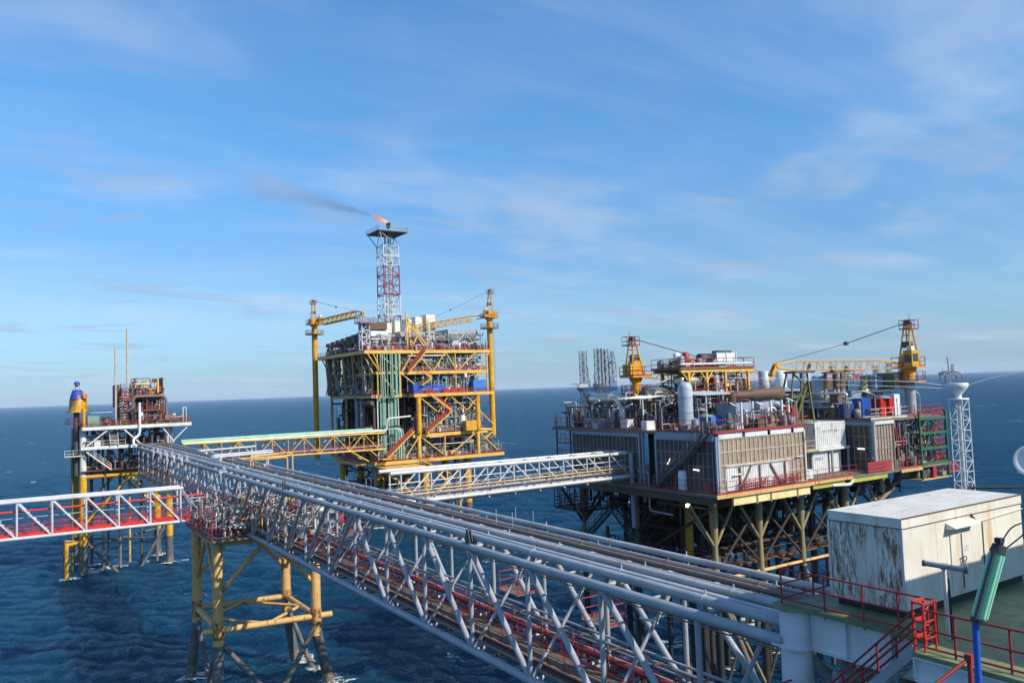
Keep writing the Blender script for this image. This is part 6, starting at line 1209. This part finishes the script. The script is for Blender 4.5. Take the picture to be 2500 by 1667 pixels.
crane('yellow crane with red rails at the back left of the brown walled platform', (65.3, 74.0), UD, 32.7, 37.4, (66.3, 74.0, 32.9), (89.0, 74.0, 32.6), 'pedestal cranes', rp=.55, collar=2.0, plat=2.0, boom_w=.85)
crane('yellow crane at the right end of the brown walled platform with its boom at rest', (90.1, 54.0), UD, 32.6, 38.0, (89.2, 54.2, 33.1), (68.4, 55.4, 33.3), 'pedestal cranes', rp=.6, zcol=31.4, collar=1.5, plat=1.9, boom_w=.95)

# ------------------------------------------------------------------ far rigs
def jackup():
    j = thing('jackup_rig', 'blue hulled jack-up drilling rig with three lattice legs on the horizon', 'drilling rig', (1190, 1500, 0)); c = Vector((1190, 1500, 0)); rx, fy = Vector((rt0.x, rt0.y, 0)), Vector((math.sin(AZ + R(6)), math.cos(AZ + R(6)), 0))
    W_ = lambda a, d, z: c + rx * a + fy * d + Vector((0, 0, z))
    b = MB(); vs = [W_(a, d, z) for z in (17, 27) for a, d in ((-42 + (z < 20) * 6, 0), (-24, -18), (56, -18), (56, 20), (-24, 20))]
    b.add(vs, [(0, 1, 6, 5), (1, 2, 7, 6), (2, 3, 8, 7), (3, 4, 9, 8), (4, 0, 5, 9), (5, 6, 7, 8, 9), (4, 3, 2, 1, 0)]); b.build('hull', 'hullblue', j)
    for a, d, h, m in ((-23, 4, 115, 'rigsteel'), (13, -14, 119, 'darkgrey'), (29, 14, 118, 'darkgrey')): b = MB(); lattice(b, W_(a, d, -1), W_(a, d, h), 12.5, 12.5, 12, 1.0, .6); b.build('leg', m, j)
    b = MB(); lattice(b, W_(47, 0, 52), W_(47, 0, 82), 12, 11, 3, .9, .6); lattice(b, W_(47, 0, 82), W_(47, 0, 112), 11, 4, 4, .7, .5); b.box(W_(47, 0, 84), (13, 13, 4)); b.build('derrick', 'rigsteel', j)
    for a, d, z, s, m in ((47, 0, 40, (16, 18, 24), 'bluegrey'), (-24, 0, 31, (22, 20, 9), 'stackwhite'), (-12, 2, 33, (10, 20, 13), 'offwhite'), (14, 0, 31, (30, 22, 8), 'rigsteel'), (52, -8, 44, (5, 5, 8), 'offwhite'), (4, -8, 32, (6, 6, 9), 'offwhite')): b = MB(); b.box(W_(a, d, z), s, 0, -AZ); b.build('deck_house', m, j)
    b = MB(); b.cyl(W_(-9, -6, 30), W_(-13, -6, 74), 1.1, 6); b.cyl(W_(-9, -6, 28), W_(-9, -6, 44), 1.8, 8); b.cyl(W_(4, -10, 28), W_(2, -10, 56), 1.0, 6); b.cyl(W_(24, -10, 28), W_(27, -10, 58), 1.0, 6); b.build('deck_crane', 'tan', j)
    b = MB(); b.lathe(W_(-43, 0, 36), [(11, 0), (11, 1.2)], 10); b.cyl(W_(-43, 0, 36), W_(-32, 0, 28), .9, 6); b.build('helideck', 'rigsteel', j)
jackup()
def far_platform(c, s, label, seed, derricks=()):
    p = thing('distant_platform', label, 'platform', (c[0], c[1], 0), 'platforms on the horizon'); rg = random.Random(seed); rx = Vector((rt0.x, rt0.y, 0)); c = Vector((c[0], c[1], 0)); b = MB()
    for a in (-.4, -.13, .13, .4):
        for d in (-.2, .2): b.cyl(c + rx * a * s + fw * d * s, c + rx * a * s + fw * d * s + Vector((0, 0, 20)), s * .02, 6)
    b.build('jacket', 'darkgrey', p); b = MB()
    b.box(c + Vector((0, 0, 21)), (s, s * .5, 2.5), 0, -AZ); b.build('deck', 'rigsteel', p); b = MB()
    for k in range(14): b.box(c + rx * rg.uniform(-.45, .45) * s + Vector((0, 0, 25 + rg.uniform(0, 5))), (rg.uniform(.05, .18) * s, s * .3, rg.uniform(6, 14)), k % 3, -AZ)
    for k in range(5): q = c + rx * rg.uniform(-.45, .45) * s; b.cyl(q + Vector((0, 0, 22)), q + rx * rg.uniform(-.2, .2) * s + Vector((0, 0, rg.uniform(40, 52))), s * .008, 5, k % 3)
    b.build('module', ['rigsteel', 'brown', 'offwhite'], p)
    for a, h in derricks: b = MB(); q = c + rx * a * s; lattice(b, q + Vector((0, 0, 24)), q + Vector((0, 0, h)), s * .10, s * .07, 8, s * .008, s * .005); b.build('derrick', 'rigsteel', p)
far_platform((2430, 1660), 90, 'hazy distant platform with low modules left of the crane boom tip', 3)
far_platform((2640, 1660), 150, 'hazy distant platform with three tall derricks behind the crane boom', 4, ((-.28, 66), (.02, 72), (.32, 64)))
far_platform((3010, 1640), 80, 'hazy distant production ship and platform near the right edge of the horizon', 5, ((.1, 62),))

# ------------------------------------------------------------------ foam at the waterline, smoke, haze
fm = MB(); rg = random.Random(2)
for x, y, r in FOAM:
    for q in range(2):
        n = 14; vs = [(x, y, .16)]; oa = rg.uniform(0, 6); el = rg.uniform(1.2, 2.0)
        cx_, cy_ = x + math.cos(WIND) * r * .5 * q, y + math.sin(WIND) * r * .5 * q
        ri = [(r + .25) * rg.uniform(1.1, 1.9) * (el if math.cos(2 * math.pi * k / n - WIND) > .3 else 1) for k in range(n)]
        a = [(cx_ + math.cos(2 * math.pi * k / n) * ri[k], cy_ + math.sin(2 * math.pi * k / n) * ri[k], .10 + .08 * rg.random()) for k in range(n)]; a2 = [(x + math.cos(2 * math.pi * k / n) * r * .9, y + math.sin(2 * math.pi * k / n) * r * .9, .28) for k in range(n)]
        fm.add(a + a2, [(k, (k + 1) % n, n + (k + 1) % n, n + k) for k in range(n) if rg.random() < .62])
def foam_mat():
    m = M('foam'); n, l = m.node_tree.nodes, m.node_tree.links; b = n['Principled BSDF']; geo = N(n, 'ShaderNodeNewGeometry'); no = N(n, 'ShaderNodeTexNoise'); no.inputs['Scale'].default_value = 2.4; no.inputs['Detail'].default_value = 6; no.inputs['Roughness'].default_value = .75; l.new(geo.outputs['Position'], no.inputs['Vector'])
    r = N(n, 'ShaderNodeMapRange'); l.new(no.outputs['Fac'], r.inputs[0]); r.inputs[1].default_value = .42; r.inputs[2].default_value = .56; l.new(r.outputs[0], b.inputs['Alpha'])
foam_mat(); fo = fm.build('sea_foam', 'foam', None, 'stuff'); fo['label'] = 'white foam where platform legs enter the sea'; fo['category'] = 'foam'
def volume_mat(name, c, dens, noise=None, absorb=None):
    m = bpy.data.materials.new(name); m.use_nodes = True; n, l = m.node_tree.nodes, m.node_tree.links; n.remove(n['Principled BSDF']); o = n['Material Output']
    v = N(n, 'ShaderNodeVolumePrincipled'); v.inputs['Color'].default_value = (*c, 1); v.inputs['Density'].default_value = dens; v.inputs['Anisotropy'].default_value = 0.0
    if noise:
        geo = N(n, 'ShaderNodeNewGeometry'); no = N(n, 'ShaderNodeTexNoise'); no.inputs['Scale'].default_value = noise; no.inputs['Detail'].default_value = 4; l.new(geo.outputs['Position'], no.inputs['Vector'])
        r = N(n, 'ShaderNodeMapRange'); l.new(no.outputs['Fac'], r.inputs[0]); r.inputs[1].default_value = .4; r.inputs[2].default_value = .75; r.inputs[4].default_value = dens * 2.2; l.new(r.outputs[0], v.inputs['Density'])
    l.new(v.outputs[0], o.inputs['Volume']); MATS[name] = m
def smoke():
    """one plume: a thin sooty trail from the flame that widens, pales and breaks up downwind"""
    m = bpy.data.materials.new('smoke'); m.use_nodes = True; n, l = m.node_tree.nodes, m.node_tree.links; n.remove(n['Principled BSDF'])
    def mt(op, a, b=None, c=None):
        k = N(n, 'ShaderNodeMath', operation=op)
        for i_, v in enumerate((a, b, c)):
            if v is None: continue
            if isinstance(v, (int, float)): k.inputs[i_].default_value = v
            else: l.new(v, k.inputs[i_])
        return k.outputs[0]
    geo = N(n, 'ShaderNodeNewGeometry'); sp = N(n, 'ShaderNodeSeparateXYZ'); l.new(geo.outputs['Position'], sp.inputs[0])
    t = mt('MAXIMUM', mt('DIVIDE', mt('SUBTRACT', 83.4, sp.outputs[0]), 35.0), 0.001)
    no = N(n, 'ShaderNodeTexNoise'); no.inputs['Scale'].default_value = .28; no.inputs['Detail'].default_value = 5; no.inputs['Roughness'].default_value = .6; l.new(geo.outputs['Position'], no.inputs['Vector'])
    rad = mt('MULTIPLY_ADD', mt('POWER', t, 1.5), 4.6, .75); zax = mt('MULTIPLY_ADD', t, 6.4, 79.1)
    dy = mt('SUBTRACT', sp.outputs[1], 196.0); dz = mt('SUBTRACT', sp.outputs[2], zax); d = mt('DIVIDE', mt('SQRT', mt('ADD', mt('MULTIPLY', dy, dy), mt('MULTIPLY', dz, dz))), rad)
    core = mt('MAXIMUM', mt('SUBTRACT', mt('MULTIPLY_ADD', no.outputs['Fac'], 1.5, .35), d), 0.0)
    ends = mt('MULTIPLY', mt('MINIMUM', mt('MULTIPLY', t, 14), 1.0), mt('MINIMUM', mt('MAXIMUM', mt('MULTIPLY', mt('SUBTRACT', 1.03, t), 4.0), 0.0), 1.0))
    dens = mt('MULTIPLY', mt('MULTIPLY', core, ends), mt('DIVIDE', .5, mt('MULTIPLY_ADD', mt('POWER', t, 1.3), 5.0, .55)))
    v = N(n, 'ShaderNodeVolumePrincipled'); v.inputs['Anisotropy'].default_value = 0.0; l.new(dens, v.inputs['Density'])
    cr = N(n, 'ShaderNodeValToRGB'); l.new(t, cr.inputs[0]); e = cr.color_ramp.elements; e[0].color = (.22, .24, .28, 1); e[1].color = (.74, .70, .74, 1); e[1].position = .75
    l.new(cr.outputs[0], v.inputs['Color']); l.new(v.outputs[0], n['Material Output'].inputs['Volume']); MATS['smoke'] = m
    b = MB(); q = 14; vs = []; pts = [(83.4 - 36 * i_ / 12, 79.1 + 6.4 * 36 / 35 * i_ / 12, 1.5 * (.75 + 4.6 * (i_ / 12) ** 1.5)) for i_ in range(13)]
    for x, z, r in pts:
        for j_ in range(q): a = 2 * math.pi * j_ / q; vs.append((x, 196 + math.cos(a) * r, z + math.sin(a) * r))
    k = len(pts); b.add(vs, [(i_ * q + j_, i_ * q + (j_ + 1) % q, i_ * q + q + (j_ + 1) % q, i_ * q + q + j_)[::-1] for i_ in range(k - 1) for j_ in range(q)] + [tuple(range(q)), tuple(range((k - 1) * q, k * q))[::-1]], 0, True)
    o = b.build('smoke', 'smoke', None, 'stuff'); o['label'] = 'thin smoke trail from the flare widening into a pale grey puff'; o['category'] = 'smoke'
smoke()
volume_mat('haze_air', (.80, .88, 1.0), 3.8e-5)
b = MB(); b.box((0, 0, 113), (50000, 50000, 234)); hz = b.build('haze', 'haze_air', None, 'stuff'); hz['label'] = 'thin pale sea haze filling the air'; hz['category'] = 'haze'
